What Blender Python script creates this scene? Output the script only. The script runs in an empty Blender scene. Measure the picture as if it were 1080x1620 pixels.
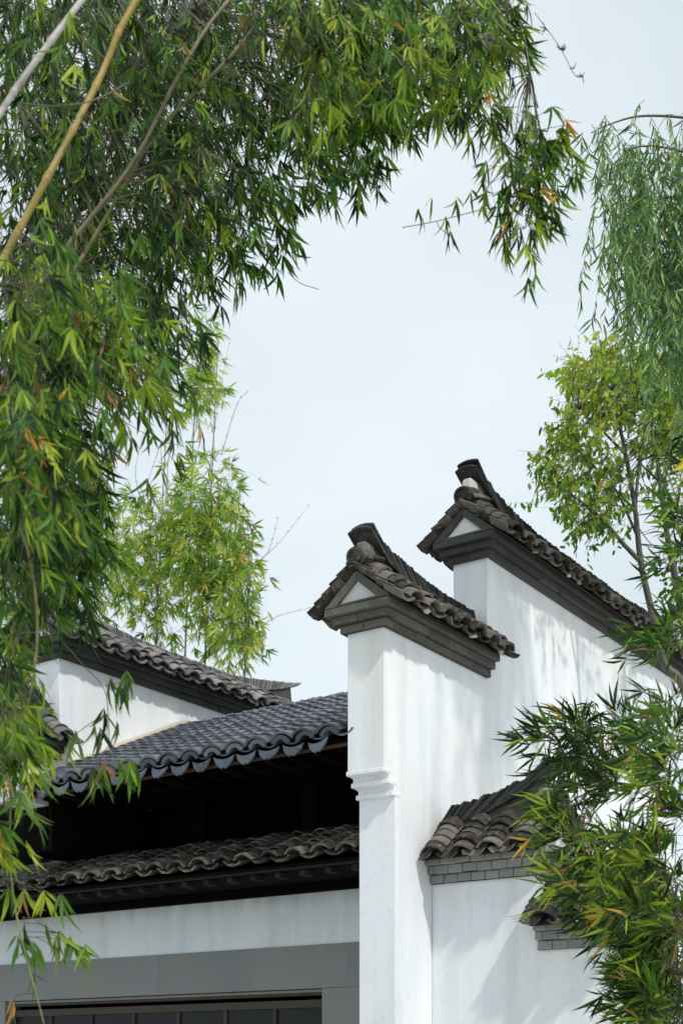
import bpy, math, random
import numpy as np
from mathutils import Vector, Matrix, Euler
random.seed(11); rng = np.random.default_rng(11)
R_ = math.radians
scene = bpy.context.scene
col = scene.collection

# ------------------------------------------------------------------ camera
FPX, CX, HY, CAMZ = 2107.0, 540.0, 1690.0, 1.6
cam_d = bpy.data.cameras.new('camera'); cam = bpy.data.objects.new('camera', cam_d); col.objects.link(cam)
cam.location = (0, 0, CAMZ); cam.rotation_euler = (R_(90), 0, 0)
cam_d.sensor_fit = 'VERTICAL'; cam_d.sensor_height = 36.0; cam_d.sensor_width = 24.0
cam_d.lens = FPX / 1620.0 * 36.0
cam_d.shift_y = (HY - 810.0) / 1620.0
cam_d.clip_start = 0.1; cam_d.clip_end = 3000
cam_d.dof.use_dof = True; cam_d.dof.focus_distance = 9.3; cam_d.dof.aperture_fstop = 3.4
scene.camera = cam

# ------------------------------------------------------------------ sun direction (towards the sun, world)
SUN = Vector((0.37, -0.57, 0.74)).normalized()
el = math.asin(SUN.z); rot = math.atan2(SUN.x, SUN.y)

# ------------------------------------------------------------------ world
world = bpy.data.worlds.new('World'); scene.world = world; world.use_nodes = True
nt = world.node_tree; N = nt.nodes; Lk = nt.links
for n in list(N): N.remove(n)
out = N.new('ShaderNodeOutputWorld'); bg = N.new('ShaderNodeBackground')
sky = N.new('ShaderNodeTexSky'); sky.sky_type = 'NISHITA'; sky.sun_disc = False
sky.sun_elevation = el; sky.sun_rotation = rot
sky.air_density = 1.0; sky.dust_density = .6; sky.ozone_density = 1.0; sky.altitude = 50
tc = N.new('ShaderNodeTexCoord')
mp = N.new('ShaderNodeMapping'); mp.inputs['Scale'].default_value = (1.3, 1.3, 2.2)
mp.inputs['Location'].default_value = (0.35, 0.1, 0.4)
ns = N.new('ShaderNodeTexNoise'); ns.inputs['Scale'].default_value = 1.5; ns.inputs['Detail'].default_value = 5; ns.inputs['Roughness'].default_value = 0.5
cr = N.new('ShaderNodeValToRGB'); cr.color_ramp.elements[0].position = 0.33; cr.color_ramp.elements[0].color = (.74, .74, .74, 1)
cr.color_ramp.elements[1].position = 0.66; cr.color_ramp.elements[1].color = (.97, .97, .97, 1)
mx = N.new('ShaderNodeMix'); mx.data_type = 'RGBA'
mx.inputs['B'].default_value = (10.05, 11.15, 11.7, 1)          # thin white cloud veil
Lk.new(tc.outputs['Generated'], mp.inputs['Vector']); Lk.new(mp.outputs['Vector'], ns.inputs['Vector'])
Lk.new(ns.outputs['Fac'], cr.inputs['Fac']); Lk.new(cr.outputs['Color'], mx.inputs['Factor'])
Lk.new(sky.outputs['Color'], mx.inputs['A']); Lk.new(mx.outputs['Result'], bg.inputs['Color'])
bg.inputs['Strength'].default_value = 0.1
Lk.new(bg.outputs['Background'], out.inputs['Surface'])

sd = bpy.data.lights.new('sun', 'SUN'); sd.energy = 2.7; sd.angle = R_(2.5); sd.color = (1.0, 0.965, 0.91)
so = bpy.data.objects.new('sun', sd); col.objects.link(so)
so.rotation_euler = (-SUN).to_track_quat('-Z', 'Y').to_euler(); so.location = (5, -10, 20)

scene.view_settings.view_transform = 'Standard'; scene.view_settings.look = 'None'
scene.view_settings.exposure = -0.19; scene.view_settings.gamma = 1.0; scene.view_settings.use_curve_mapping = False
scene.cycles.max_bounces = 8; scene.cycles.diffuse_bounces = 5; scene.cycles.transmission_bounces = 4

# ------------------------------------------------------------------ site frame: u runs back along the gable walls, v runs left along the facade
RD = Vector((.5696, .8219, 0)); LD = Vector((-.8219, .5696, 0)); B0 = Vector((.4034, 10.0, 0))
SITE = Matrix(((RD.x, LD.x, 0, B0.x), (RD.y, LD.y, 0, B0.y), (0, 0, 1, 0), (0, 0, 0, 1)))
def P(px, py, Y):                                   # a point of the place, Y metres in front of the camera
    return Vector(((px - CX) / FPX * Y, Y, CAMZ + (HY - py) / FPX * Y))

# ------------------------------------------------------------------ materials
def new_mat(name):
    m = bpy.data.materials.new(name); m.use_nodes = True
    t = m.node_tree; b = t.nodes['Principled BSDF']; return m, t, b
def ramp(t, stops):
    r = t.nodes.new('ShaderNodeValToRGB'); e = r.color_ramp.elements
    e[0].position, e[0].color = stops[0][0], (*stops[0][1], 1)
    e[1].position, e[1].color = stops[-1][0], (*stops[-1][1], 1)
    for p, c in stops[1:-1]:
        x = e.new(p); x.color = (*c, 1)
    return r
def noise(t, scale, detail=4, rough=.55, vec=None):
    n = t.nodes.new('ShaderNodeTexNoise'); n.inputs['Scale'].default_value = scale
    n.inputs['Detail'].default_value = detail; n.inputs['Roughness'].default_value = rough
    if vec: t.links.new(vec, n.inputs['Vector'])
    return n
def coords(t, scale=(1, 1, 1), rnd=True):
    c = t.nodes.new('ShaderNodeTexCoord'); m = t.nodes.new('ShaderNodeMapping'); m.inputs['Scale'].default_value = scale
    t.links.new(c.outputs['Object'], m.inputs['Vector'])
    if rnd:
        oi = t.nodes.new('ShaderNodeObjectInfo'); mu = t.nodes.new('ShaderNodeMath'); mu.operation = 'MULTIPLY'; mu.inputs[1].default_value = 57.0
        t.links.new(oi.outputs['Random'], mu.inputs[0])
        cb = t.nodes.new('ShaderNodeCombineXYZ')
        for k in range(3): t.links.new(mu.outputs[0], cb.inputs[k])
        t.links.new(cb.outputs[0], m.inputs['Location'])
    return m.outputs['Vector']
def mixc(t, fac, a, b, blend='MIX'):
    m = t.nodes.new('ShaderNodeMix'); m.data_type = 'RGBA'; m.blend_type = blend
    for s, v in (('Factor', fac), ('A', a), ('B', b)):
        if isinstance(v, (int, float)): m.inputs[s].default_value = v
        elif isinstance(v, tuple): m.inputs[s].default_value = (*v, 1)
        else: t.links.new(v, m.inputs[s])
    return m.outputs['Result']
def bump(t, b, h, strength, dist=.01):
    n = t.nodes.new('ShaderNodeBump'); n.inputs['Strength'].default_value = strength; n.inputs['Distance'].default_value = dist
    t.links.new(h, n.inputs['Height']); t.links.new(n.outputs['Normal'], b.inputs['Normal'])

def piece_mat(name, cols, lichen=None, rough=.85, nscale=9, bstr=.5, lichen_pos=(.58, .68), spec=.3, hue_noise=30, amp=.9):
    """weathered clay or brick: tint per piece, blotches, optional pale lichen"""
    m, t, b = new_mat(name)
    oi = t.nodes.new('ShaderNodeObjectInfo')
    r = ramp(t, [(i / (len(cols) - 1), c) for i, c in enumerate(cols)])
    v = coords(t)
    n1 = noise(t, nscale, 5, .6, v)
    ad = t.nodes.new('ShaderNodeMath'); ad.operation = 'ADD'; 
    ms = t.nodes.new('ShaderNodeMath'); ms.operation = 'MULTIPLY_ADD'; ms.inputs[1].default_value = amp; ms.inputs[2].default_value = -.5 * amp
    t.links.new(n1.outputs['Fac'], ms.inputs[0]); t.links.new(oi.outputs['Random'], ad.inputs[0]); t.links.new(ms.outputs[0], ad.inputs[1])
    t.links.new(ad.outputs[0], r.inputs['Fac'])
    c = r.outputs['Color']
    if lichen:
        n2 = noise(t, hue_noise, 4, .65, v); rr = ramp(t, [(lichen_pos[0], (0, 0, 0)), (lichen_pos[1], (1, 1, 1))])
        t.links.new(n2.outputs['Fac'], rr.inputs['Fac']); c = mixc(t, rr.outputs['Color'], c, lichen)
    t.links.new(c, b.inputs['Base Color']); b.inputs['Roughness'].default_value = rough
    b.inputs['Specular IOR Level'].default_value = spec
    n3 = noise(t, 70, 4, .7, v); bump(t, b, n3.outputs['Fac'], bstr, .006)
    return m

def plaster_mat(name, base=(.865, .88, .895), algae_shade=None):
    m, t, b = new_mat(name)
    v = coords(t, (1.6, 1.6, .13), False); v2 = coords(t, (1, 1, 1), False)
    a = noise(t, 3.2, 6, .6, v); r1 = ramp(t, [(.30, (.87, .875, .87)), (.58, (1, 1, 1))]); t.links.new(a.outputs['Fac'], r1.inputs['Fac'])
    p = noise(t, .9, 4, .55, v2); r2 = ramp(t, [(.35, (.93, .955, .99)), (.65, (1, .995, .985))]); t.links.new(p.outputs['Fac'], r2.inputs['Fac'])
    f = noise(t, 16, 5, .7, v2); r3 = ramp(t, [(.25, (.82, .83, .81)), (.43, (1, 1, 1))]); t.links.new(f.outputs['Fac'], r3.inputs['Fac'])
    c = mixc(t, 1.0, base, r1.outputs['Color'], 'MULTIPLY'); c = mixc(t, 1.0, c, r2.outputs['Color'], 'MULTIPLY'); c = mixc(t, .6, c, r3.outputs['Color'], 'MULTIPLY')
    if algae_shade:                                            # eave shade painted into the wall top with a green film, ragged lower edge
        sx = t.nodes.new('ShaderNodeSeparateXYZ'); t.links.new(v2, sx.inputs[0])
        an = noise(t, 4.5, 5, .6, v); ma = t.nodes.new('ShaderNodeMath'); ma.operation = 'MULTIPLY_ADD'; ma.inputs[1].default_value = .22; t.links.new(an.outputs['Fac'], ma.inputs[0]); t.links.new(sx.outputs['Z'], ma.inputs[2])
        mr = t.nodes.new('ShaderNodeMapRange'); mr.interpolation_type = 'SMOOTHSTEP'; mr.inputs['From Min'].default_value = algae_shade[0]; mr.inputs['From Max'].default_value = algae_shade[1]; mr.inputs['To Max'].default_value = .7
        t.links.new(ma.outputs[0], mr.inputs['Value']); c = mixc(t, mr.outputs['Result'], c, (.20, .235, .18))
    t.links.new(c, b.inputs['Base Color']); b.inputs['Roughness'].default_value = .9; b.inputs['Specular IOR Level'].default_value = .2
    h = noise(t, 5, 6, .65, v2); bump(t, b, h.outputs['Fac'], .35, .02)
    return m

M = {}
M['plaster'] = plaster_mat('white_lime_plaster')
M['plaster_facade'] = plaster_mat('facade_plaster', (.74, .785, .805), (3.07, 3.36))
M['old_tile'] = piece_mat('weathered_clay_tile', [(.022, .020, .018), (.055, .048, .041), (.098, .088, .077), (.18, .162, .14)], lichen=(.30, .28, .235), lichen_pos=(.58, .70), amp=1.5, nscale=14)
M['grey_tile'] = piece_mat('weathered_grey_tile', [(.07, .068, .066), (.15, .145, .14), (.26, .25, .235)], lichen=(.42, .41, .38), lichen_pos=(.6, .72), amp=1.3)
M['slate_tile'] = piece_mat('dark_glazed_tile', [(.035, .039, .052), (.075, .083, .105), (.13, .14, .17)], lichen=(.30, .31, .29), lichen_pos=(.70, .80), amp=.7, rough=.36, spec=.6, bstr=.2)
M['drip_tile'] = piece_mat('blue_grey_drip_tile', [(.04, .052, .07), (.075, .095, .125), (.11, .135, .17)], lichen=(.16, .165, .16), lichen_pos=(.55, .7), rough=.7, nscale=20, bstr=.4, amp=1.3)
M['ridge_tile'] = piece_mat('dark_ridge_tile', [(.013, .015, .017), (.030, .033, .035), (.07, .07, .065)], lichen=(.17, .165, .15), lichen_pos=(.60, .72), amp=1.2, rough=.85, bstr=.5)
M['ridge_pale'] = piece_mat('pale_ridge_tile', [(.12, .12, .12), (.2, .2, .195), (.3, .295, .28)], rough=.85)
M['brick'] = piece_mat('grey_brick', [(.088, .090, .080), (.112, .112, .099), (.145, .140, .122)], lichen=(.23, .215, .165), lichen_pos=(.56, .72), nscale=14)
M['brick_light'] = piece_mat('pale_grey_brick', [(.22, .228, .22), (.26, .268, .256), (.30, .302, .284)], lichen=(.19, .175, .13), lichen_pos=(.58, .74), nscale=14)
M['brick_dark'] = piece_mat('sooty_grey_brick', [(.045, .047, .045), (.058, .060, .056), (.075, .075, .07)], nscale=10)
M['mortar'] = piece_mat('old_mortar', [(.05, .048, .043), (.085, .08, .07), (.12, .11, .095)])
M['mortar_pale'] = piece_mat('lime_mortar', [(.16, .15, .13), (.36, .34, .30), (.62, .60, .57)], nscale=30)
M['mortar_tan'] = piece_mat('tan_mortar', [(.40, .33, .25), (.52, .44, .34), (.6, .53, .43)], nscale=8)
M['lime'] = piece_mat('white_lime_filling', [(.6, .61, .6), (.72, .73, .72)], lichen=(.30, .30, .28), lichen_pos=(.68, .78), nscale=6, hue_noise=16)
M['stone'] = piece_mat('grey_blue_stone', [(.185, .205, .212), (.20, .218, .225), (.205, .222, .228), (.22, .235, .235)], lichen=(.235, .23, .19), lichen_pos=(.42, .80), nscale=2.2, hue_noise=2.6, rough=.65, bstr=.5, amp=1.6)
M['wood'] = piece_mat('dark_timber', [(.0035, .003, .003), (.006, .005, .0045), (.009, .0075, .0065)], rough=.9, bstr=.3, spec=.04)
M['wood_brown'] = piece_mat('brown_timber', [(.04, .02, .012), (.08, .038, .02), (.13, .06, .03)], rough=.7)
M['wood_frame'] = piece_mat('window_timber', [(.05, .046, .038), (.075, .064, .05)], rough=.7, spec=.12)
M['rafter_wood'] = piece_mat('rafter_timber', [(.02, .018, .015), (.034, .029, .024)], rough=.8, spec=.1)
def glass():
    m, t, b = new_mat('dark_window_glass'); b.inputs['Base Color'].default_value = (.007, .009, .010, 1); b.inputs['Roughness'].default_value = .3
    b.inputs['Specular IOR Level'].default_value = .25; n = noise(t, 2.5); bump(t, b, n.outputs['Fac'], .05, .02); return m
M['glass'] = glass()
def ground_mat():
    m, t, b = new_mat('pale_gravel_ground'); v = coords(t, (1, 1, 1), False); n = noise(t, 1.3, 6, .6, v)
    r = ramp(t, [(.35, (.50, .49, .46)), (.5, (.57, .56, .53)), (.68, (.63, .62, .59))]); t.links.new(n.outputs['Fac'], r.inputs['Fac'])  # unseen ground, kept this pale to bounce light up onto the walls
    t.links.new(r.outputs['Color'], b.inputs['Base Color']); b.inputs['Roughness'].default_value = .95
    n2 = noise(t, 30, 5, .7, v); bump(t, b, n2.outputs['Fac'], .6, .02); return m
M['ground'] = ground_mat()
def paving_mat():
    m, t, b = new_mat('pale_paving'); v = coords(t, (1, 1, 1)); n = noise(t, 5, 6, .6, v)
    r = ramp(t, [(.3, (.42, .415, .40)), (.7, (.52, .51, .49))]); t.links.new(n.outputs['Fac'], r.inputs['Fac'])
    t.links.new(r.outputs['Color'], b.inputs['Base Color']); b.inputs['Roughness'].default_value = .9; return m
M['paving'] = paving_mat()

def leaf_mat(name, trans=.33, rough=.42):
    m = bpy.data.materials.new(name); m.use_nodes = True; t = m.node_tree
    b = t.nodes['Principled BSDF']; o = t.nodes['Material Output']
    a = t.nodes.new('ShaderNodeAttribute'); a.attribute_name = 'leaf_colour'
    geo = t.nodes.new('ShaderNodeNewGeometry')
    nz = noise(t, 3.0, 3, .6, geo.outputs['Position']); r = ramp(t, [(.3, (.72, .76, .7)), (.7, (1.2, 1.16, 1.1))]); t.links.new(nz.outputs['Fac'], r.inputs['Fac'])
    c = mixc(t, 1.0, a.outputs['Color'], r.outputs['Color'], 'MULTIPLY')
    t.links.new(c, b.inputs['Base Color']); b.inputs['Roughness'].default_value = rough; b.inputs['Specular IOR Level'].default_value = .25
    tr = t.nodes.new('ShaderNodeBsdfTranslucent'); 
    c2 = mixc(t, 1.0, c, (1.25, 1.4, .5), 'MULTIPLY'); t.links.new(c2, tr.inputs['Color'])
    mxs = t.nodes.new('ShaderNodeMixShader'); mxs.inputs[0].default_value = trans
    t.links.new(b.outputs[0], mxs.inputs[1]); t.links.new(tr.outputs[0], mxs.inputs[2]); t.links.new(mxs.outputs[0], o.inputs['Surface'])
    return m
M['leaf'] = leaf_mat('green_leaf')
def culm_mat(name, c1, c2, c3):
    m, t, b = new_mat(name); v = coords(t, (1, 1, 1)); n = noise(t, 6, 5, .65, v)
    r = ramp(t, [(.32, c1), (.52, c2), (.72, c3)]); t.links.new(n.outputs['Fac'], r.inputs['Fac'])
    nb_ = noise(t, 22, 5, .7, v); rb = ramp(t, [(.56, (1, 1, 1)), (.68, (.42, .38, .32))]); t.links.new(nb_.outputs['Fac'], rb.inputs['Fac'])
    t.links.new(mixc(t, 1.0, r.outputs['Color'], rb.outputs['Color'], 'MULTIPLY'), b.inputs['Base Color']); b.inputs['Roughness'].default_value = .5
    n2 = noise(t, 40, 4, .6, v); bump(t, b, n2.outputs['Fac'], .3, .004); return m
M['culm_yellow'] = culm_mat('yellow_bamboo_culm', (.17, .17, .04), (.30, .22, .05), (.40, .27, .07))
M['culm_grey'] = culm_mat('grey_bamboo_culm', (.26, .24, .21), (.42, .40, .37), (.54, .52, .49))
M['culm_green'] = culm_mat('green_bamboo_culm', (.07, .09, .03), (.15, .16, .05), (.28, .22, .07))
M['culm_old'] = culm_mat('brown_bamboo_culm', (.10, .085, .05), (.17, .15, .08), (.25, .2, .11))
M['twig'] = culm_mat('twig', (.05, .045, .025), (.09, .08, .035), (.14, .12, .06))
M['twig_dark'] = culm_mat('dark_twig', (.03, .03, .03), (.05, .045, .04), (.08, .07, .06))
M['bark'] = culm_mat('grey_brown_bark', (.035, .03, .025), (.075, .062, .05), (.14, .12, .10))

# ------------------------------------------------------------------ object helpers
def link_obj(name, mesh, parent=None, mw=None, mat=None):
    o = bpy.data.objects.new(name, mesh); col.objects.link(o)
    if parent is not None: o.parent = parent
    if mw is not None: o.matrix_local = mw
    return o
def make_mesh(name, verts, faces, mat, smooth=False):
    me = bpy.data.meshes.new(name); me.from_pydata([tuple(v) for v in verts], [], faces); me.materials.append(mat)
    if smooth: me.polygons.foreach_set('use_smooth', [True] * len(me.polygons))
    me.update(); return me
def tag(o, label, cat, group=None):
    o['label'] = label; o['category'] = cat
    if group: o['group'] = group
    return o
def thing(name, label, cat, base=(0, 0, 0), site=True, group=None):
    o = bpy.data.objects.new(name, None); o.empty_display_size = .2; col.objects.link(o)
    o.matrix_local = (SITE if site else Matrix()) @ Matrix.Translation(Vector(base)); o['base'] = list(base)
    return tag(o, label, cat, group)
def structure(name, verts, faces, mat):
    o = link_obj(name, make_mesh(name, verts, faces, mat)); o['kind'] = 'structure'; return o

_boxes = {}
def box_mesh(sx, sy, sz, mat, ch=.004):
    """chamfered box centred on its origin, shared between equal pieces"""
    key = (round(sx, 3), round(sy, 3), round(sz, 3), mat.name, ch)
    if key in _boxes: return _boxes[key]
    x, y, z = sx / 2, sy / 2, sz / 2; c = min(ch, x * .4, y * .4, z * .4)
    V = []; idx = {}
    for i, s in enumerate([(a, b, d) for a in (-1, 1) for b in (-1, 1) for d in (-1, 1)]):
        for k, (cx, cy, cz) in enumerate(((0, c, c), (c, 0, c), (c, c, 0))):
            idx[(s, k)] = len(V); V.append((s[0] * (x - cx), s[1] * (y - cy), s[2] * (z - cz)))
    F = []
    for ax in range(3):
        o1, o2 = [a for a in range(3) if a != ax]
        for sg in (-1, 1):
            q = []
            for p, r in ((-1, -1), (1, -1), (1, 1), (-1, 1)):
                s = [0, 0, 0]; s[ax] = sg; s[o1] = p; s[o2] = r; q.append(idx[(tuple(s), ax)])
            F.append(q)
        for p in (-1, 1):
            for r in (-1, 1):
                s1 = [0, 0, 0]; s1[ax] = -1; s1[o1] = p; s1[o2] = r; s2 = list(s1); s2[ax] = 1
                F.append([idx[(tuple(s1), o1)], idx[(tuple(s2), o1)], idx[(tuple(s2), o2)], idx[(tuple(s1), o2)]])
    for s in [(a, b, d) for a in (-1, 1) for b in (-1, 1) for d in (-1, 1)]:
        F.append([idx[(s, 0)], idx[(s, 1)], idx[(s, 2)]])
    me = make_mesh('block', V, F, mat)
    _boxes[key] = me; return me
def box(name, parent, lo, hi, mat, base=(0, 0, 0), ch=.004, jit=0.0):
    lo = Vector(lo); hi = Vector(hi); c = (lo + hi) / 2 - Vector(base); s = hi - lo
    me = box_mesh(abs(s.x), abs(s.y), abs(s.z), mat, ch)
    mw = Matrix.Translation(c + Vector([random.uniform(-jit, jit) for _ in range(3)]))
    if jit: mw = mw @ Euler([random.uniform(-jit, jit) * 3 for _ in range(3)]).to_matrix().to_4x4()
    return link_obj(name, me, parent, mw)
def prism(name, parent, outline, axis, a0, a1, mat, base=(0, 0, 0), bev=0.0):
    """outline of 2D points extruded along axis 'u' (points are v,z) or 'v' (points are u,z)"""
    n = len(outline); V = []
    for a in (a0, a1):
        for p, z in outline:
            V.append(((a, p, z) if axis == 'u' else (p, a, z)))
    V = [(x - base[0], y - base[1], z - base[2]) for x, y, z in V]
    F = [list(range(n))[::-1], list(range(n, 2 * n))] + [[i, (i + 1) % n, n + (i + 1) % n, n + i] for i in range(n)]
    import bmesh
    me = make_mesh(name, V, F, mat)
    bm = bmesh.new(); bm.from_mesh(me); bmesh.ops.recalc_face_normals(bm, faces=bm.faces)
    if bev: bmesh.ops.bevel(bm, geom=bm.edges[:], offset=bev, segments=2, affect='EDGES', profile=.6)
    bm.to_mesh(me); bm.free()
    return link_obj(name, me, parent)

def arc_tile(w, sag, L, th, mat, n=6, taper=.9, wob=0.0):
    """curved clay tile: x across, y up the slope, z outward; origin at the middle of its lower end"""
    V = []; 
    rad = (w * w / 4 + sag * sag) / (2 * abs(sag)); half = math.asin(min(1, w / 2 / rad)); sg = 1 if sag > 0 else -1
    for y, k in ((0, 1.0), (L, taper)):
        for off in (0, th):
            for i in range(n + 1):
                a = -half + 2 * half * i / n
                rr = rad + (off if sg > 0 else -off)
                x = math.sin(a) * rr * k; z = (math.cos(a) * rr - rad * math.cos(half)) * sg * k
                if sg < 0: z += abs(sag)
                V.append((x, y + (random.uniform(-wob, wob)), z))
    m = n + 1; F = []
    A, B, C_, D = 0, m, 2 * m, 3 * m
    for i in range(n):
        F += [[A + i, A + i + 1, C_ + i + 1, C_ + i], [B + i + 1, B + i, D + i, D + i + 1], [A + i + 1, A + i, B + i, B + i + 1], [C_ + i, C_ + i + 1, D + i + 1, D + i]]
    F += [[A, C_, D, B], [A + n, B + n, D + n, C_ + n]]
    return make_mesh('curved_tile', V, F, mat)
def frame_matrix(o, X, Y):
    X = Vector(X).normalized(); Y = Vector(Y).normalized(); Z = X.cross(Y)
    if Z.z < 0: X = -X; Z = -Z
    m = Matrix((X, Y, Z)).transposed().to_4x4(); m.translation = Vector(o); return m

def tile_slope(parent, O, X, S, ncol, pitch, nrow, exp, covers, pans, base=(0, 0, 0), hc=.045, jit=.006, rows_stuff=None, skip=None, th=.012, start_pan=True, wave=0.0, rj=1.0):
    """columns of covers over columns of pans; O lower corner of the bed, X along the eave, S up the slope"""
    X = Vector(X).normalized(); S = Vector(S).normalized(); O = Vector(O) - Vector(base)
    Nn = X.cross(S); Nn = Nn if Nn.z > 0 else -Nn
    tilt = math.atan(th * 1.1 / exp)
    for kind, meshes, off, h in (('pan_tile', pans, 0.0, .004), ('cover_tile', covers, .5, hc)):
        n = ncol + (1 if kind == 'pan_tile' else 0)
        for c in range(n):
            cj = random.uniform(-.008, .008); sj = random.uniform(-.012, .012)
            for r in range(nrow):
                p = O + X * ((c + off) * pitch + cj + random.uniform(-jit, jit)) + S * (r * exp + sj + random.uniform(-jit, jit)) + Nn * (h + th * 1.2 + wave * math.sin(c * 1.7 + r * .8))
                m = frame_matrix(p, X, S) @ Euler((-tilt + rj * random.uniform(-.05, .05), rj * random.uniform(-.08, .08), rj * random.uniform(-.06, .06))).to_matrix().to_4x4()
                o = link_obj(kind, random.choice(meshes), parent, m)

COVERS = [arc_tile(.178 + d, .054 + d, .19, .015, M['old_tile'], wob=.006) for d in (0, .006, -.006, .003)]
PANS = [arc_tile(.19, -.045, .19, .012, M['old_tile'], wob=.004) for _ in range(3)]
GCOVERS = [arc_tile(.188 + d, .052 + d, .19, .014, M['grey_tile'], wob=.005) for d in (0, .006, -.006)]
GPANS = [arc_tile(.19, -.045, .19, .012, M['grey_tile'], wob=.004) for _ in range(3)]
SCOVERS = [arc_tile(.205 + d, .054, .20, .020, M['slate_tile'], wob=.003) for d in (0, .004, -.004)]
SPANS = [arc_tile(.20, -.045, .215, .012, M['slate_tile'], wob=.003) for _ in range(2)]

def plate_mesh(w, L, th, mat, arch=.018, n=6, cur=.016):
    """standing ridge tile: x across the ridge, y up along the tile, z its thickness, slightly curved, arched top"""
    V = []
    for z0 in (0, th):
        for y in (0, 1):
            for i in range(n + 1):
                f = -1 + 2 * i / n
                V.append((f * w / 2, L * y + (arch * (1 - f * f) if y else 0), z0 + cur * (1 - f * f)))
    m = n + 1; F = []
    for i in range(n):
        F += [[i, i + 1, m + i + 1, m + i], [2 * m + i + 1, 2 * m + i, 3 * m + i, 3 * m + i + 1], [i + 1, i, 2 * m + i, 2 * m + i + 1], [m + i, m + i + 1, 3 * m + i + 1, 3 * m + i]]
    F += [[0, m, 3 * m, 2 * m], [n, 2 * m + n, 3 * m + n, m + n]]
    return make_mesh('standing_tile', V, F, mat)
_plates = {}
def plate(w, L, mat):
    k = (round(w, 2), round(L, 2), mat.name)
    if k not in _plates: _plates[k] = plate_mesh(k[0], k[1], .013, mat)
    return _plates[k]

def disc_tile(r, L, mat):
    """round ridge end tile with a raised rim and a raised crescent on its face; face towards -y"""
    n = 16; V = []; F = []
    rings = [(r * .05, .012), (r * .70, .010), (r * .74, -.004), (r, -.004), (r, L)]
    for rr, y in rings:
        for i in range(n):
            a = 2 * math.pi * i / n; V.append((rr * math.cos(a), y, rr * math.sin(a)))
    for k in range(len(rings) - 1):
        for i in range(n): F.append([k * n + i, k * n + (i + 1) % n, (k + 1) * n + (i + 1) % n, (k + 1) * n + i])
    F.append(list(range(n))); F.append([4 * n + i for i in range(n)][::-1])
    s = len(V); m = 7
    for y in (.008, -.012):
        for ro, ri in ((r * .6, r * .3),):
            for i in range(m): 
                a = math.pi * (1.05 + .9 * i / (m - 1)); V.append((ro * math.cos(a), y, ro * math.sin(a)))
            for i in range(m):
                a = math.pi * (1.05 + .9 * i / (m - 1)); V.append((ri * math.cos(a), y, ri * math.sin(a) - .006))
    for i in range(m - 1):
        F.append([s + 2 * m + i, s + 2 * m + i + 1, s + 3 * m + i + 1, s + 3 * m + i])
        F.append([s + i, s + i + 1, s + 2 * m + i + 1, s + 2 * m + i]); F.append([s + m + i, s + m + i + 1, s + 3 * m + i + 1, s + 3 * m + i])
    return make_mesh('round_end_tile', V, F, mat)
DISC = disc_tile(.082, .15, M['old_tile'])

def lump_mesh(sx, sy, sz, mat, seed=0):
    import bmesh
    bm = bmesh.new(); bmesh.ops.create_icosphere(bm, subdivisions=2, radius=1)
    r = random.Random(seed)
    for v in bm.verts:
        k = 1 + r.uniform(-.22, .22); v.co = Vector((v.co.x * sx * k, v.co.y * sy * k, v.co.z * sz * k))
    me = bpy.data.meshes.new('lump'); bm.to_mesh(me); bm.free(); me.materials.append(mat)
    me.polygons.foreach_set('use_smooth', [True] * len(me.polygons)); return me
PLUG = [lump_mesh(.042, .022, .024, M['mortar_pale'], s) for s in range(3)]

def interp(x, pts):
    return float(np.interp(x, [p[0] for p in pts], [p[1] for p in pts]))

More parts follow.
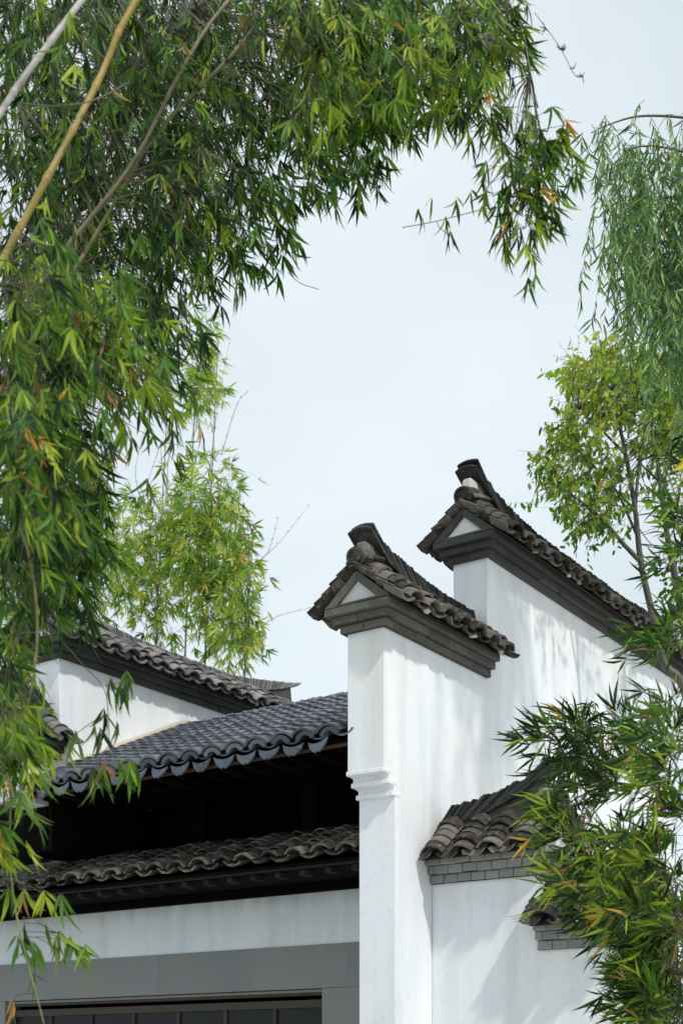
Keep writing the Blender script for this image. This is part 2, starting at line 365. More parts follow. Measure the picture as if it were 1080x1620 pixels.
def coping(T, O, A, Bd, length, t, zc, base, ch=.058, pr=.04, blen=.25, brick='brick', pitch=.225, slope=.8, over=.10, nrow=5, exp=.088,
           covers=COVERS, pans=PANS, ridge='ridge_tile', floor=0.0, far_rise=0.0, ridge_end=None, tip_scale=1.0, back_rows=True, finial=True, finish_far=False, plate_scale=1.0):
    """stepped-gable coping. O=(u,v) of the wall's near corner on its seen face, A along the wall, Bd across it; butts at the far end"""
    A = Vector((*A, 0)); Bd = Vector((*Bd, 0)); O = Vector((*O, 0)); bs = Vector(base)
    def pt(a, b, z): return O + A * a + Bd * b + Vector((0, 0, z))
    def bx(name, a0, a1, b0, b1, z0, z1, mat, ch_=.004, jit=0.0):
        p, q = pt(a0, b0, z0), pt(a1, b1, z1)
        return box(name, T, (min(p.x, q.x), min(p.y, q.y), z0), (max(p.x, q.x), max(p.y, q.y), z1), mat, base, ch_, jit)
    jt = .004 if brick == 'brick_light' else .0022
    far = length if not finish_far else length + pr * 3
    for k in range(3):                                   # projecting brick courses
        p = pr * (k + 1); z0 = zc + k * ch; z1 = z0 + ch - .004; D = .11
        m_ = M[brick]
        bx('mortar_bed', -p + .008, far - .002, -p + .008, t + p - .008, z0 + .001 - (.0 if k else .004), z0 + ch - .001, M['mortar'] if brick != 'brick_light' else M['mortar'], .001)
        n = max(2, round((t + 2 * p) / (blen * .98))); w = (t + 2 * p) / n; sh = random.uniform(-.02, .02)
        for i in range(n):                                # end face
            bx('brick', -p, -p + D, -p + i * w + (sh if i else 0) + jt / 2, -p + (i + 1) * w + (sh if i < n - 1 else 0) - jt / 2, z0, z1, m_, .005, .0018)
        n = max(2, round((far + p - D) / blen)); w = (far + p - D) / n; of = (k % 2) * w * .5
        a = -p + D
        while a < far - .02:
            e = min(far - .003, a + (w if a > -p + D else w - of * .9))
            bx('brick', a + jt / 2, e - jt / 2, -p, -p + D, z0, z1, m_, .005, .0018); a = e
    zt = zc + 3 * ch; half = t / 2 + 3 * pr; mid = t / 2
    pe = 3 * pr
    hgt = slope * half
    # gable prism under the tiles
    def poly(name, a0, a1, pts, mat, bev=0):
        V = [pt(a, b, z) - bs for a in (a0, a1) for b, z in pts]; n = len(pts)
        F = [list(range(n))[::-1], list(range(n, 2 * n))] + [[i, (i + 1) % n, n + (i + 1) % n, n + i] for i in range(n)]
        me = make_mesh(name, V, F, mat); return link_obj(name, me, T)
    ov = over
    poly('roof_bed', -pe + .055, far - .004, [(mid - half - ov * .7, zt - slope * ov * .7 + .012), (mid - half, zt + .002), (mid + half, zt + .002), (mid + half + ov * .7, zt - slope * ov * .7 + .012), (mid, zt + hgt + .012)], M['mortar'])
    # lime triangle and the brick boards round it
    fw = .052
    poly('lime_triangle', -pe + .028, -pe + .054, [(mid - half + .05, zt + .004), (mid + half - .05, zt + .004), (mid, zt + hgt - .04)], M['lime'])
    c = (fw + .012) / slope * math.hypot(1, slope)
    for sg in (-1, 1):
        lo_o = (mid + sg * half, zt + .003); hi_o = (mid + sg * .002, zt + hgt + .004); hi_i = (mid + sg * .002, zt + hgt - fw * 1.3); lo_i = (mid + sg * (half - c), zt + .003)
        poly('gable_board', -pe + .004, -pe + .03, [lo_o, hi_o, hi_i, lo_i], M[brick])
    poly('gable_board', -pe + .006, -pe + .029, [(mid - half + c + .001, zt + .003), (mid + half - c - .001, zt + .003), (mid + half - c - .02, zt + .017), (mid - half + c + .02, zt + .018)], M['mortar'])
    # tiles on both slopes
    ca = 1 / math.hypot(1, slope); sa = slope * ca
    sl_len = (half + ov) / ca
    nr = int((sl_len - .06) / exp)
    ncol = int((far + pe - .02) / pitch)
    for sg in (-1, 1):
        if sg == 1 and not back_rows: nc = 3
        else: nc = ncol
        Od = pt(-pe + .045, mid + sg * (half + ov), zt - slope * ov + .015)
        Sv = (-Bd * sg) * ca + Vector((0, 0, 1)) * sa
        tile_slope(T, Od, A, Sv, nc, (far + pe - .07) / ncol, nr, exp, covers, pans, base, hc=.05)
        for c_ in range(nc):                              # lime plugs closing the eave tiles
            q = Od + A * ((c_ + .5) * (far + pe - .07) / ncol) + Sv * .035 + Vector((0, 0, .028)) - bs
            if random.random() < .55:
                link_obj('lime_plug', random.choice(PLUG), T, Matrix.Translation(q) @ Euler((random.uniform(-.4, .4), random.uniform(-.3, .3), random.uniform(-.5, .5))).to_matrix().to_4x4())
    zr = zt + hgt + .03                                   # where the ridge sits
    # ridge footing
    pass
    # leaning ridge tiles: base height, lean and length along the ridge (distance from the near end)
    ZB = [(0.0, .168), (.12, .150), (.25, .115), (.41, .078), (.64, .035), (.86, .010), (1.16, -.004), (1.6, -.01), (9, -.01)]
    TH = [(0.0, 60), (.19, 57), (.41, 53), (.64, 47), (.86, 40), (1.16, 32), (1.6, 27), (9, 26)]
    LN = [(0.0, .26), (.19, .27), (.41, .25), (.64, .22), (.86, .18), (1.16, .16), (1.6, .15), (9, .15)]
    na = 14; aa = [.04 + (far - .043) * i / na for i in range(na + 1)]
    BV = []; BF = []
    for a_ in aa:
        q_ = max(0, 1 - (far - a_) / 1.1) if far_rise else 0
        zt_ = zr + floor + interp(a_, ZB) * tip_scale + far_rise * q_ * q_ + .012
        for b_, z_ in ((mid - .085, zr - .08), (mid - .055, zt_), (mid + .055, zt_), (mid + .085, zr - .08)): BV.append(pt(a_, b_, z_) - bs)
    for i in range(na):
        for k_ in range(4): BF.append([i * 4 + k_, i * 4 + (k_ + 1) % 4, i * 4 + 4 + (k_ + 1) % 4, i * 4 + 4 + k_])
    BF += [[0, 1, 2, 3], [na * 4 + 3, na * 4 + 2, na * 4 + 1, na * 4]]
    link_obj('ridge_bed', make_mesh('ridge_bed', BV, BF, M['mortar']), T)
    a = far - .02 if not far_rise else far + .02
    endp = .12
    k = 0
    while a > endp:
        d = a; lift = 0; th = interp(d, TH); ln = interp(d, LN) * plate_scale
        if far_rise:
            q = max(0, 1 - (far - a) / 1.1); lift = far_rise * q * q; th = th - 95 * q if q > 0 else th; ln = ln + .07 * q
        zb = zr + floor + interp(d, ZB) * tip_scale + lift - .015
        thr = R_(th + random.uniform(-3, 3))
        up = (-A * math.sin(thr) + Vector((0, 0, 1)) * math.cos(thr))
        X = Bd; Z = X.cross(up)
        ext = min(.07, max(0, .6 * interp(d, ZB) * tip_scale)); ln += ext
        m = Matrix((X, up, Z)).transposed().to_4x4(); m.translation = pt(a, mid + random.uniform(-.004, .004), zb) - up * ext - bs
        w = .17 if d > .5 else .17 + (.5 - d) * .10
        link_obj('ridge_tile', plate(w, ln + random.uniform(-.008, .008), M[ridge]), T, m)
        a -= interp(d, [(0, .032), (.3, .029), (.8, .026), (2, .024)]) * random.uniform(.8, 1.25); k += 1
    if finial:
        # the two broad overhanging tiles that end the ridge
        for j, (da, dz, ln) in enumerate(((.115, -.045, .22), (.075, -.005, .23))):
            thr = R_(54); up = (-A * math.sin(thr) + Vector((0, 0, 1)) * math.cos(thr)); X = Bd; Z = X.cross(up)
            m = Matrix((X, up, Z)).transposed().to_4x4(); m.translation = pt(da + .06, mid, zr + floor + .185 * tip_scale + dz) - bs
            link_obj('finial_tile', plate_mesh(.195 - .01 * (1 - j), ln, .024, M['ridge_tile'], arch=.013, cur=.009), T, m)
        # solid throat under the finial, packed with lime
        poly('ridge_throat', .0, .50, [(mid - .055, zr - .03), (mid + .055, zr - .03), (mid + .045, zr + .10 + floor), (mid - .045, zr + .10 + floor)], M['mortar'])
        bx('lime_core', -.07, .06, mid - .048, mid + .048, zr + .09, zr + .215 + floor, M['mortar_pale'], .03, .004)
        # round end tile
        Ydir = (A * .96 + Vector((0, 0, .28))).normalized()
        Xd = Bd; m = frame_matrix(pt(-.135, mid, zr + .075) - bs, Xd, Ydir)
        link_obj('round_end_tile', DISC, T, m @ Matrix.Diagonal((1, 1, .86, 1)) @ Euler((0, random.uniform(-.25, .25), 0)).to_matrix().to_4x4())
        for j in range(3):
            m = frame_matrix(pt(-.10 + j * .085, mid + random.uniform(-.01, .01), zr + .045 + j * .022) - bs, Xd, Ydir)
            link_obj('cover_tile', covers[(j + 1) % len(covers)], T, m)
        for j in range(3):                                # stacked slips beneath it
            m = frame_matrix(pt(-pe + .01 + j * .02, mid, zr - .035 + j * .018) - bs, Xd, A)
            link_obj('cover_tile', covers[j % len(covers)], T, m)
    return zr

# ------------------------------------------------------------------ ground
structure('ground', [(-600, -300, 0), (600, -300, 0), (600, 1500, 0), (-600, 1500, 0)], [[0, 1, 2, 3]], M['ground'])
S2 = SITE
pv = [tuple(S2 @ Vector(p)) for p in ((-2.4, -3.2, .05), (-2.4, 7.5, .05), (-.0, 7.5, .05), (-.0, -3.2, .05))]
structure('path', [(x, y, z) for x, y, z in pv] + [(x, y, -.02) for x, y, z in pv], [[3, 2, 1, 0], [0, 1, 5, 4], [1, 2, 6, 5], [2, 3, 7, 6], [3, 0, 4, 7]], M['paving'])

# ------------------------------------------------------------------ right gable wall (two steps)
GA = 'stepped white gable walls of the courtyard'
T = thing('gable_wall', 'tall white stepped gable wall on the right with two dark tiled copings', 'wall', (1.4, .16, 0), group=GA); b = (1.4, .16, 0)
t = .326
prism('plaster_face', T, [(5.72, 0), (5.72, 5.89), (1.435, 5.89), (1.435, 4.874), (-.157, 4.874), (-.157, 3.845), (-.135, 3.80), (-.085, 3.79), (-.085, 3.765), (-.065, 3.72), (-.015, 3.71), (-.015, 3.685), (0.0, 3.64), (0.0, 0)], 'v', 0, t, M['plaster'], b, bev=.006)
# corbel slips on the end face, a little proud
for i, (u0, z0, z1) in enumerate(((-.175, 3.80, 3.835), (-.11, 3.722, 3.757), (-.045, 3.642, 3.677))):
    box('corbel_brick', T, (u0, -.004, z0), (u0 + .12, t + .004, z1), M['plaster'], b, .005)
coping(T, (-.157, 0), (1, 0), (0, 1), 1.59, t, 4.874, b, blen=.33, ch=.058, pr=.043, back_rows=True)
coping(T, (1.435, 0), (1, 0), (0, 1), 4.285, t, 5.89, b, blen=.33, ch=.058, pr=.043, brick='brick_dark', back_rows=False, tip_scale=1.15, floor=.03, far_rise=.05, finish_far=True)

# ------------------------------------------------------------------ low wall in front of it, facing us
T = thing('garden_wall', 'low white wall facing us under curved tiled copings, right of the tall gable wall', 'wall', (.68, -.8, 0)); b = (.68, -.8, 0)
prism('plaster_face', T, [(-.004, 0), (-.004, 3.04), (-.92, 3.04), (-.92, 2.48), (-1.62, 2.48), (-1.62, 0)], 'u', .536, .836, M['plaster'], b, bev=.005)
coping(T, (.536, -.92), (0, 1), (1, 0), .912, .30, 3.04, b, ch=.067, brick='brick_light', blen=.125, pitch=.235, exp=.082, slope=.92, back_rows=True, over=.08, tip_scale=1.5)
coping(T, (.536, -1.62), (0, 1), (1, 0), .695, .30, 2.48, b, ch=.067, brick='brick_light', blen=.125, pitch=.235, exp=.082, slope=.92, back_rows=True, over=.08, finial=True)

# ------------------------------------------------------------------ left gable wall, behind the hall's roof
T = thing('gable_wall', 'white stepped gable wall at left behind the bamboo, its grey coping curling up at the right', 'wall', (2.3, 4.1, 0), group=GA); b = (2.3, 4.1, 0)
V3 = 3.97
prism('plaster_face', T, [(4.0, 3.0), (4.0, 5.47), (.36, 5.47), (.36, 4.50), (-.15, 4.50), (-.15, 4.05), (.98, 4.05), (.98, 3.0)], 'v', V3, V3 + t, M['plaster'], b, bev=.006)
coping(T, (-.15, V3), (1, 0), (0, 1), .51, t, 4.50, b, covers=GCOVERS, pans=GPANS, brick='brick_dark', finial=False)
coping(T, (.36, V3), (1, 0), (0, 1), 3.64, t, 5.47, b, covers=GCOVERS, pans=GPANS, brick='brick_dark', ridge='ridge_pale', far_rise=.24, back_rows=False, finish_far=True, floor=.0, plate_scale=.62)

# ------------------------------------------------------------------ the hall
T = thing('hall_building', 'hall with blue black tiled roof above a brown tiled canopy and grey stone window surround', 'hall', (1.2, 2.5, 0)); b = (1.2, 2.5, 0)
F0 = .90; VR0, VL0 = .330, 6.4
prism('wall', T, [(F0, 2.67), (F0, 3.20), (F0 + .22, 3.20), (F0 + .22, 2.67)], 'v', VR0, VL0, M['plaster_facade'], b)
# stone surround of the window
xs = [VR0, 1.05, 2.05, 3.2, 4.35, VL0]
for i in range(5): box('lintel_stone', T, (F0 - .012, xs[i] + .0003, 2.292), (F0 + .2, xs[i + 1] - .0003, 2.668), M['stone'], b, .0008)
for v0, v1 in ((VR0, 1.313), (5.33, VL0)):
    for z0, z1 in ((1.35, 2.29), (0.0, 1.348)): box('jamb_stone', T, (F0 - .012, v0, z0), (F0 + .2, v1, z1), M['stone'], b, .003)
box('sill_stone', T, (F0 - .03, 1.316, .88), (F0 + .2, 5.327, 1.0), M['stone'], b, .004)
box('lower_wall', T, (F0, 1.316, 0), (F0 + .2, 5.327, .878), M['stone'], b, .003)
win = box('window', T, (F0 + .05, 1.316, 2.235), (F0 + .12, 5.327, 2.288), M['wood_frame'], b, .006)
wb = (F0 + .085, (1.316 + 5.327) / 2, (2.235 + 2.288) / 2)
def wpart(name, lo, hi, mat, ch=.003):
    return box(name, win, lo, hi, mat, wb, ch)
wpart('frame', (F0 + .03, 1.32, 2.262), (F0 + .048, 5.32, 2.286), M['stone'])
wpart('frame', (F0 + .075, 1.318, 2.13), (F0 + .115, 5.325, 2.20), M['wood_frame'])
wpart('frame', (F0 + .075, 1.318, 1.002), (F0 + .115, 5.325, 1.08), M['wood_frame'])
nb = 7; w = (5.325 - 1.318) / nb
for i in range(nb + 1):
    v = 1.318 + i * w; wpart('frame', (F0 + .072, max(1.3165, v - .018), 1.081), (F0 + .118, min(5.326, v + .018), 2.129), M['wood_frame'])
for i in range(nb):
    v = 1.318 + i * w
    wpart('pane', (F0 + .092, v + .02, 1.085), (F0 + .098, v + w - .02, 1.9), M['glass'], .001)
    wpart('pane', (F0 + .092, v + .02, 1.93), (F0 + .098, v + w - .02, 2.128), M['glass'], .001)
    wpart('muntin', (F0 + .086, v + .018, 1.901), (F0 + .104, v + w - .018, 1.929), M['wood_frame'])
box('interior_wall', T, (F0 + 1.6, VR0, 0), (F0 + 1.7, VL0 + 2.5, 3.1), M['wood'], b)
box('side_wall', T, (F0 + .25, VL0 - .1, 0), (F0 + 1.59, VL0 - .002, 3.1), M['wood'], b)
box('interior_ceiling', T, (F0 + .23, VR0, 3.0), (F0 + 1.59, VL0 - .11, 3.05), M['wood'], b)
# lower canopy roof
E1, Z1 = .06, 3.245; S1 = .385
pr_ = prism('canopy_roof', T, [(E1 + .03, Z1 - .01), (F0 + .25, Z1 - .01 + S1 * (F0 + .22 - E1)), (F0 + .25, Z1 - .05 + S1 * (F0 + .22 - E1)), (E1 + .03, Z1 - .035)], 'v', VR0 + .003, VL0, M['wood'], b)
Sv = Vector((1, 0, S1)).normalized()
ncol = 24; pitch = (VL0 - VR0 - .03) / ncol
tile_slope(pr_, (E1, VR0 + .02, Z1 - .005), (0, 1, 0), Sv, ncol, pitch, 9, .098, COVERS, PANS, b, hc=.048, jit=.008, wave=.004)
for i in range(ncol):
    v = VR0 + .02 + (i + .5) * pitch
    q = Vector((E1 + .035, v, Z1 + .022)) - Vector(b)
    if random.random() < .0: link_obj('lime_plug', random.choice(PLUG), pr_, Matrix.Translation(q) @ Matrix.Rotation(R_(90), 4, 'Z'))
    box('rafter', pr_, (E1 + .09, v - .028, Z1 - .095), (E1 + .22, v + .028, Z1 - .05), M['rafter_wood'], b, .004)
box('eave_board', pr_, (E1 + .045, VR0 + .004, Z1 - .048), (E1 + .085, VL0, Z1 - .012), M['rafter_wood'], b, .004)
box('soffit_board', pr_, (E1 + .13, VR0 + .004, Z1 - .048), (F0 - .004, VL0, Z1 - .034), M['wood'], b, .002)
box('beam', T, (F0 - .09, VR0 + .004, 3.12), (F0 - .002, VL0, 3.192), M['wood'], b)
# dark loft between the two roofs
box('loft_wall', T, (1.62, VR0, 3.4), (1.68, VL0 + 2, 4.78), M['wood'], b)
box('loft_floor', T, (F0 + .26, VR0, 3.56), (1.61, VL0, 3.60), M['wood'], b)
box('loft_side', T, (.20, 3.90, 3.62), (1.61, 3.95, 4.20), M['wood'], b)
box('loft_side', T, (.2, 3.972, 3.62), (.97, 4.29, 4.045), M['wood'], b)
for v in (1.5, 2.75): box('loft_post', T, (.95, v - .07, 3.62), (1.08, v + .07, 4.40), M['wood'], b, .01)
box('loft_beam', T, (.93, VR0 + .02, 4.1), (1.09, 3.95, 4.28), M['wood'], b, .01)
# upper roof
E2, Z2 = -.15, 4.10; S_2 = .445; RU = 1.92
VE = 3.955
def zroof(u): return Z2 + S_2 * (u - E2)
ur = prism('upper_roof', T, [(E2 + .04, zroof(E2 + .04) - .012), (RU, zroof(RU) - .012), (RU + 1.6, zroof(RU) - .75), (RU + 1.6, zroof(RU) - .79), (RU, zroof(RU) - .05), (E2 + .04, zroof(E2 + .04) - .04)], 'v', VR0 + .003, VE, M['wood'], b)
Sv2 = Vector((1, 0, S_2)).normalized(); ncol2 = 15; pitch2 = (VE - .10 - VR0 - .04) / ncol2
tile_slope(ur, (E2, VR0 + .04, Z2), (0, 1, 0), Sv2, ncol2, pitch2, 18, .127, SCOVERS, SPANS, b, hc=.047, jit=.004, rj=.4)
# eave ends: thick arched caps on covers, crescent drip plates under the pans
def cap_mesh():
    n = 8; V = []; F = []
    for y in (0, -.022):
        for r in (.064, .104):
            for i in range(n + 1):
                a = math.pi * (.10 + .80 * i / n); V.append((r * math.cos(a) * .92, y, r * math.sin(a) * .82 - .035))
    m = n + 1
    for i in range(n):
        F += [[i, i + 1, m + i + 1, m + i], [2 * m + i, 2 * m + i + 1, 3 * m + i + 1, 3 * m + i], [m + i, m + i + 1, 3 * m + i + 1, 3 * m + i], [i, i + 1, 2 * m + i + 1, 2 * m + i]]
    F += [[0, m, 3 * m, 2 * m], [n, m + n, 3 * m + n, 2 * m + n]]
    return make_mesh('eave_cap', V, F, M['slate_tile'])
def drip_mesh():
    n = 10; V = []; F = []
    for y in (0, -.014):
        for i in range(n + 1):
            f = -1 + 2 * i / n; V.append((f * .10, y, -.030 * (1 - f * f) + .012))
        for i in range(n + 1):
            f = -1 + 2 * i / n; V.append((f * .10, y, .008 - .098 * (1 - abs(f) ** 2.8) + .008 * math.cos(f * 12) * (1 - f * f)))
    m = n + 1
    for i in range(n):
        F += [[i, i + 1, m + i + 1, m + i], [2 * m + i, 2 * m + i + 1, 3 * m + i + 1, 3 * m + i], [m + i, m + i + 1, 3 * m + i + 1, 3 * m + i], [i, i + 1, 2 * m + i + 1, 2 * m + i]]
    return make_mesh('drip', V, F, M['drip_tile'])
CAP, DRIP = cap_mesh(), drip_mesh()
for i in range(ncol2 + 1):
    v = VR0 + .04 + i * pitch2
    m = Matrix(((0, 1, 0, 0), (-1, 0, 0, 0), (0, 0, 1, 0), (0, 0, 0, 1)))     # local x -> -v, local y -> +u
    q = Vector((E2 - .006, v, Z2 + .006)) - Vector(b)
    if i: link_obj('drip_tile', DRIP, ur, Matrix.Translation(q + Vector((0, random.uniform(-.006, .006), 0))) @ m @ Euler((R_(-14 + random.uniform(-9, 9)), random.uniform(-.14, .14), random.uniform(-.14, .14))).to_matrix().to_4x4())
    if i < ncol2:
        q = Vector((E2 - .004, v + pitch2 / 2, Z2 + .056)) - Vector(b)
        link_obj('eave_cap', CAP, ur, Matrix.Translation(q) @ m @ Euler((R_(16), random.uniform(-.05, .05), 0)).to_matrix().to_4x4())
        box('rafter', ur, (E2 + .10, v + .07, Z2 - .07), (E2 + .85, v + .13, Z2 - .015), M['wood'], b, .004)
box('eave_board', ur, (E2 + .05, VR0 + .004, Z2 - .045), (E2 + .075, VE, Z2 + .004), M['wood_brown'], b, .003)
box('eave_purlin', ur, (E2 + .45, VR0 + .004, Z2 - .04), (E2 + .55, VE, Z2 + .06), M['wood'], b, .01)
# roof ridge: low row of leaning tiles
v = VR0 + .03
while v < VE - .2:
    thr = R_(50 + random.uniform(-5, 5)); A_ = Vector((0, 1, 0)); up = A_ * math.sin(thr) + Vector((0, 0, 1)) * math.cos(thr); X = Vector((1, 0, 0)); Z = X.cross(up)
    m = Matrix((X, up, Z)).transposed().to_4x4(); m.translation = Vector((RU, v, zroof(RU) + .02)) - Vector(b)
    link_obj('ridge_tile', plate(.17, .125, M['slate_tile']), ur, m); v += .042
box('ridge_bed', ur, (RU - .07, VR0 + .004, zroof(RU) - .03), (RU + .07, VE - .12, zroof(RU) + .045), M['mortar'], b)
prism('verge_mortar', ur, [(E2 + .02, zroof(E2) - .01), (RU + .1, zroof(RU + .08)), (RU + .1, zroof(RU + .08) + .17), (E2 + .02, zroof(E2) + .135)], 'v', VE - .15, VE - .002, M['mortar_tan'], b, bev=.012)

# ------------------------------------------------------------------ far wall corner at the right edge
T = thing('far_wall', 'white wall end with dark tiled coping behind the bamboo at the right edge', 'wall', (7.6, -.2, 0)); b = (7.6, -.2, 0)
prism('plaster_face', T, [(7.3, 0), (7.3, 5.7), (9.3, 5.7), (9.3, 0)], 'v', -.9, -.57, M['plaster'], b, bev=.006)
coping(T, (7.3, -.9), (1, 0), (0, 1), 2.0, .33, 5.7, b, brick='brick_dark', finial=True)

# ================================================================== vegetation
class Leaves:
    """collects leaves; the largest in view become parts of their own, the rest one foliage part"""
    def __init__(s): s.p = []; s.d = []; s.n = []; s.l = []; s.w = []; s.c = []
    def add(s, p, d, n, l, w, c): s.p.append(p); s.d.append(d); s.n.append(n); s.l.append(l); s.w.append(w); s.c.append(c)
def rv(): 
    v = rng.normal(size=3); return v / (np.linalg.norm(v) + 1e-9)
def unit(v): return v / (np.linalg.norm(v) + 1e-9)
LANCE = [(0, 0), (.16, .62), (.42, 1.0), (.72, .62), (1, 0)]
OVATE = [(0, 0), (.2, .8), (.48, 1.0), (.78, .62), (1, 0)]
def leaf_template(shape, bend):
    V = [(0, 0, 0)]
    for f, w in shape[1:-1]:
        V += [(-w * .5, f, -bend * f * f + .03 * w), (0, f, -bend * f * f), (w * .5, f, -bend * f * f + .03 * w)]
    V.append((0, 1, -bend))
    F = [[0, 2, 1], [0, 3, 2], [1, 2, 5, 4], [2, 3, 6, 5], [4, 5, 8, 7], [5, 6, 9, 8], [7, 8, 10], [8, 9, 10]]
    return np.array(V, float), F
_leaf_parts = {}
def build_leaves(L, parent, base, shape, n_single, bend=.18, stuff_name='foliage'):
    if not L.p: return
    p = np.array(L.p); d = np.array(L.d); n = np.array(L.n); l = np.array(L.l); w = np.array(L.w); c = np.array(L.c)
    d = d / np.linalg.norm(d, axis=1)[:, None]
    x = np.cross(d, n); x /= np.linalg.norm(x, axis=1)[:, None] + 1e-9
    z = np.cross(x, d)
    mid = p + d * (l * .5)[:, None]
    px = CX + FPX * mid[:, 0] / mid[:, 1]; py = HY - FPX * (mid[:, 2] - CAMZ) / mid[:, 1]
    inv = (px > 0) & (px < 1080) & (py > 0) & (py < 1620)
    size = l / mid[:, 1] * np.where(inv, 1, 0) * (np.linalg.norm(np.cross(d, mid / np.linalg.norm(mid, axis=1)[:, None]), axis=1))
    order = np.argsort(-size); single = order[:n_single]; single = single[size[single] > 0]; rest = np.setdiff1d(np.arange(len(p)), single)
    TV, TF = leaf_template(shape, bend); bs = np.array(base); curl = rng.uniform(-.3, 2.4, len(p)); twist = rng.uniform(-.25, .25, len(p))
    if len(rest):
        q = rest
        V = (p[q][:, None, :] - bs + x[q][:, None, :] * (TV[None, :, 0:1] * w[q][:, None, None] + twist[q][:, None, None] * (TV[None, :, 1:2] ** 2) * l[q][:, None, None]) + d[q][:, None, :] * (TV[None, :, 1:2] * l[q][:, None, None]) + z[q][:, None, :] * (TV[None, :, 2:3] * (l[q] * curl[q])[:, None, None]))
        nv = len(TV); k = len(q)
        me = bpy.data.meshes.new(stuff_name)
        tri = [f for f in TF if len(f) == 3]; quad = [f for f in TF if len(f) == 4]
        off = (np.arange(k) * nv)[:, None]
        loops_t = (np.array(tri).reshape(1, -1) + off).reshape(-1); loops_q = (np.array(quad).reshape(1, -1) + off).reshape(-1)
        me.vertices.add(k * nv); me.vertices.foreach_set('co', V.reshape(-1).astype(np.float32))
        nl = len(loops_t) + len(loops_q); me.loops.add(nl); me.loops.foreach_set('vertex_index', np.concatenate([loops_t, loops_q]).astype(np.int32))
        npol = k * (len(tri) + len(quad)); me.polygons.add(npol)
        st = np.concatenate([np.arange(k * len(tri)) * 3, len(loops_t) + np.arange(k * len(quad)) * 4]).astype(np.int32)
        me.polygons.foreach_set('loop_start', st)
        me.update(calc_edges=True); me.validate()
        at = me.color_attributes.new('leaf_colour', 'FLOAT_COLOR', 'POINT')
        cc = np.ones((k * nv, 4), np.float32); cc[:, :3] = np.repeat(c[q], nv, axis=0)
        at.data.foreach_set('color', cc.reshape(-1)); me.materials.append(M['leaf'])
        o = link_obj(stuff_name, me, parent); o['kind'] = 'stuff'
    for i in single:
        asp = round(w[i] / l[i], 1); ck = tuple(np.round(c[i] * 25) / 25) if c[i].max() > .3 else tuple(np.round(c[i] * 50) / 50)
        cv = int(rng.integers(0, 3)); key = (id(shape), asp if asp > 0 else .1, bend, ck, cv)
        if key not in _leaf_parts:
            V = TV.copy(); V[:, 0] *= max(.1, asp); V[:, 2] *= (.1, 1.1, 2.2)[cv]; V[:, 0] += (.18, -.12, .05)[cv] * V[:, 1] ** 2
            me = make_mesh('leaf_blade', V, TF, M['leaf'])
            at = me.color_attributes.new('leaf_colour', 'FLOAT_COLOR', 'POINT'); at.data.foreach_set('color', list((*[float(q) for q in ck], 1.0)) * len(V))
            _leaf_parts[key] = me
        fx = (w[i] / l[i]) / key[1]
        m = Matrix(((x[i][0] * l[i] * fx, d[i][0] * l[i], z[i][0] * l[i], p[i][0] - bs[0]), (x[i][1] * l[i] * fx, d[i][1] * l[i], z[i][1] * l[i], p[i][1] - bs[1]), (x[i][2] * l[i] * fx, d[i][2] * l[i], z[i][2] * l[i], p[i][2] - bs[2]), (0, 0, 0, 1)))
        link_obj('leaf', _leaf_parts[key], parent, m)

class Tubes:
    def __init__(s): s.V = []; s.F = []
    def add(s, pts, radii, n=5, cap=True):
        pts = [Vector(p) for p in pts]; st = len(s.V)
        ref = Vector((.31, .17, .93))
        for i, p in enumerate(pts):
            tg = (pts[min(i + 1, len(pts) - 1)] - pts[max(i - 1, 0)]).normalized()
            a = tg.cross(ref); a = a.normalized() if a.length > 1e-4 else Vector((1, 0, 0)); bb = tg.cross(a)
            r = radii[i] if hasattr(radii, '__len__') else radii
            for k in range(n):
                an = 2 * math.pi * k / n; s.V.append(p + a * (r * math.cos(an)) + bb * (r * math.sin(an)))
        for i in range(len(pts) - 1):
            for k in range(n):
                s.F.append([st + i * n + k, st + i * n + (k + 1) % n, st + (i + 1) * n + (k + 1) % n, st + (i + 1) * n + k])
        if cap: s.F.append([st + k for k in range(n)][::-1]); s.F.append([st + (len(pts) - 1) * n + k for k in range(n)])
    def build(s, name, parent, base, mat, smooth=True, kind=None):
        if not s.V: return
        bs = Vector(base); me = make_mesh(name, [v - bs for v in s.V], s.F, mat, smooth); o = link_obj(name, me, parent)
        if kind: o['kind'] = kind
        return o
def spline(pts, n):
    pts = [Vector(p) for p in pts]; out = []
    P_ = [pts[0] * 2 - pts[1]] + pts + [pts[-1] * 2 - pts[-2]]
    for i in range(1, len(P_) - 2):
        for k in range(n):
            f = k / n; a, b_, c, d = P_[i - 1], P_[i], P_[i + 1], P_[i + 2]
            out.append(.5 * ((2 * b_) + (-a + c) * f + (2 * a - 5 * b_ + 4 * c - d) * f * f + (-a + 3 * b_ - 3 * c + d) * f ** 3))
    out.append(pts[-1]); return out
def culm_tube(pts, r0, r1, node=.32, n=10):
    """jointed bamboo stem: slight swelling and groove at every node"""
    sp = spline(pts, 10); L = [0]
    for i in range(1, len(sp)): L.append(L[-1] + (sp[i] - sp[i - 1]).length)
    tot = L[-1]; P2 = []; R2 = []
    def at(s):
        i = min(len(L) - 2, max(0, np.searchsorted(L, s) - 1)); f = (s - L[i]) / max(1e-6, L[i + 1] - L[i]); return sp[i].lerp(sp[i + 1], f)
    s = 0; 
    while s < tot:
        f = s / tot; r = r0 + (r1 - r0) * f
        for ds, k in ((0, 1.0), (.008, 1.22), (.016, 1.26), (.024, .95), (.034, 1.18), (.05, 1.0), (node * .5, .985)):
            if s + ds < tot: P2.append(at(s + ds)); R2.append(r * k)
        s += node * (1 - .25 * f)
    P2.append(at(tot)); R2.append(r1)
    T_ = Tubes(); T_.add(P2, R2, n); return T_, sp

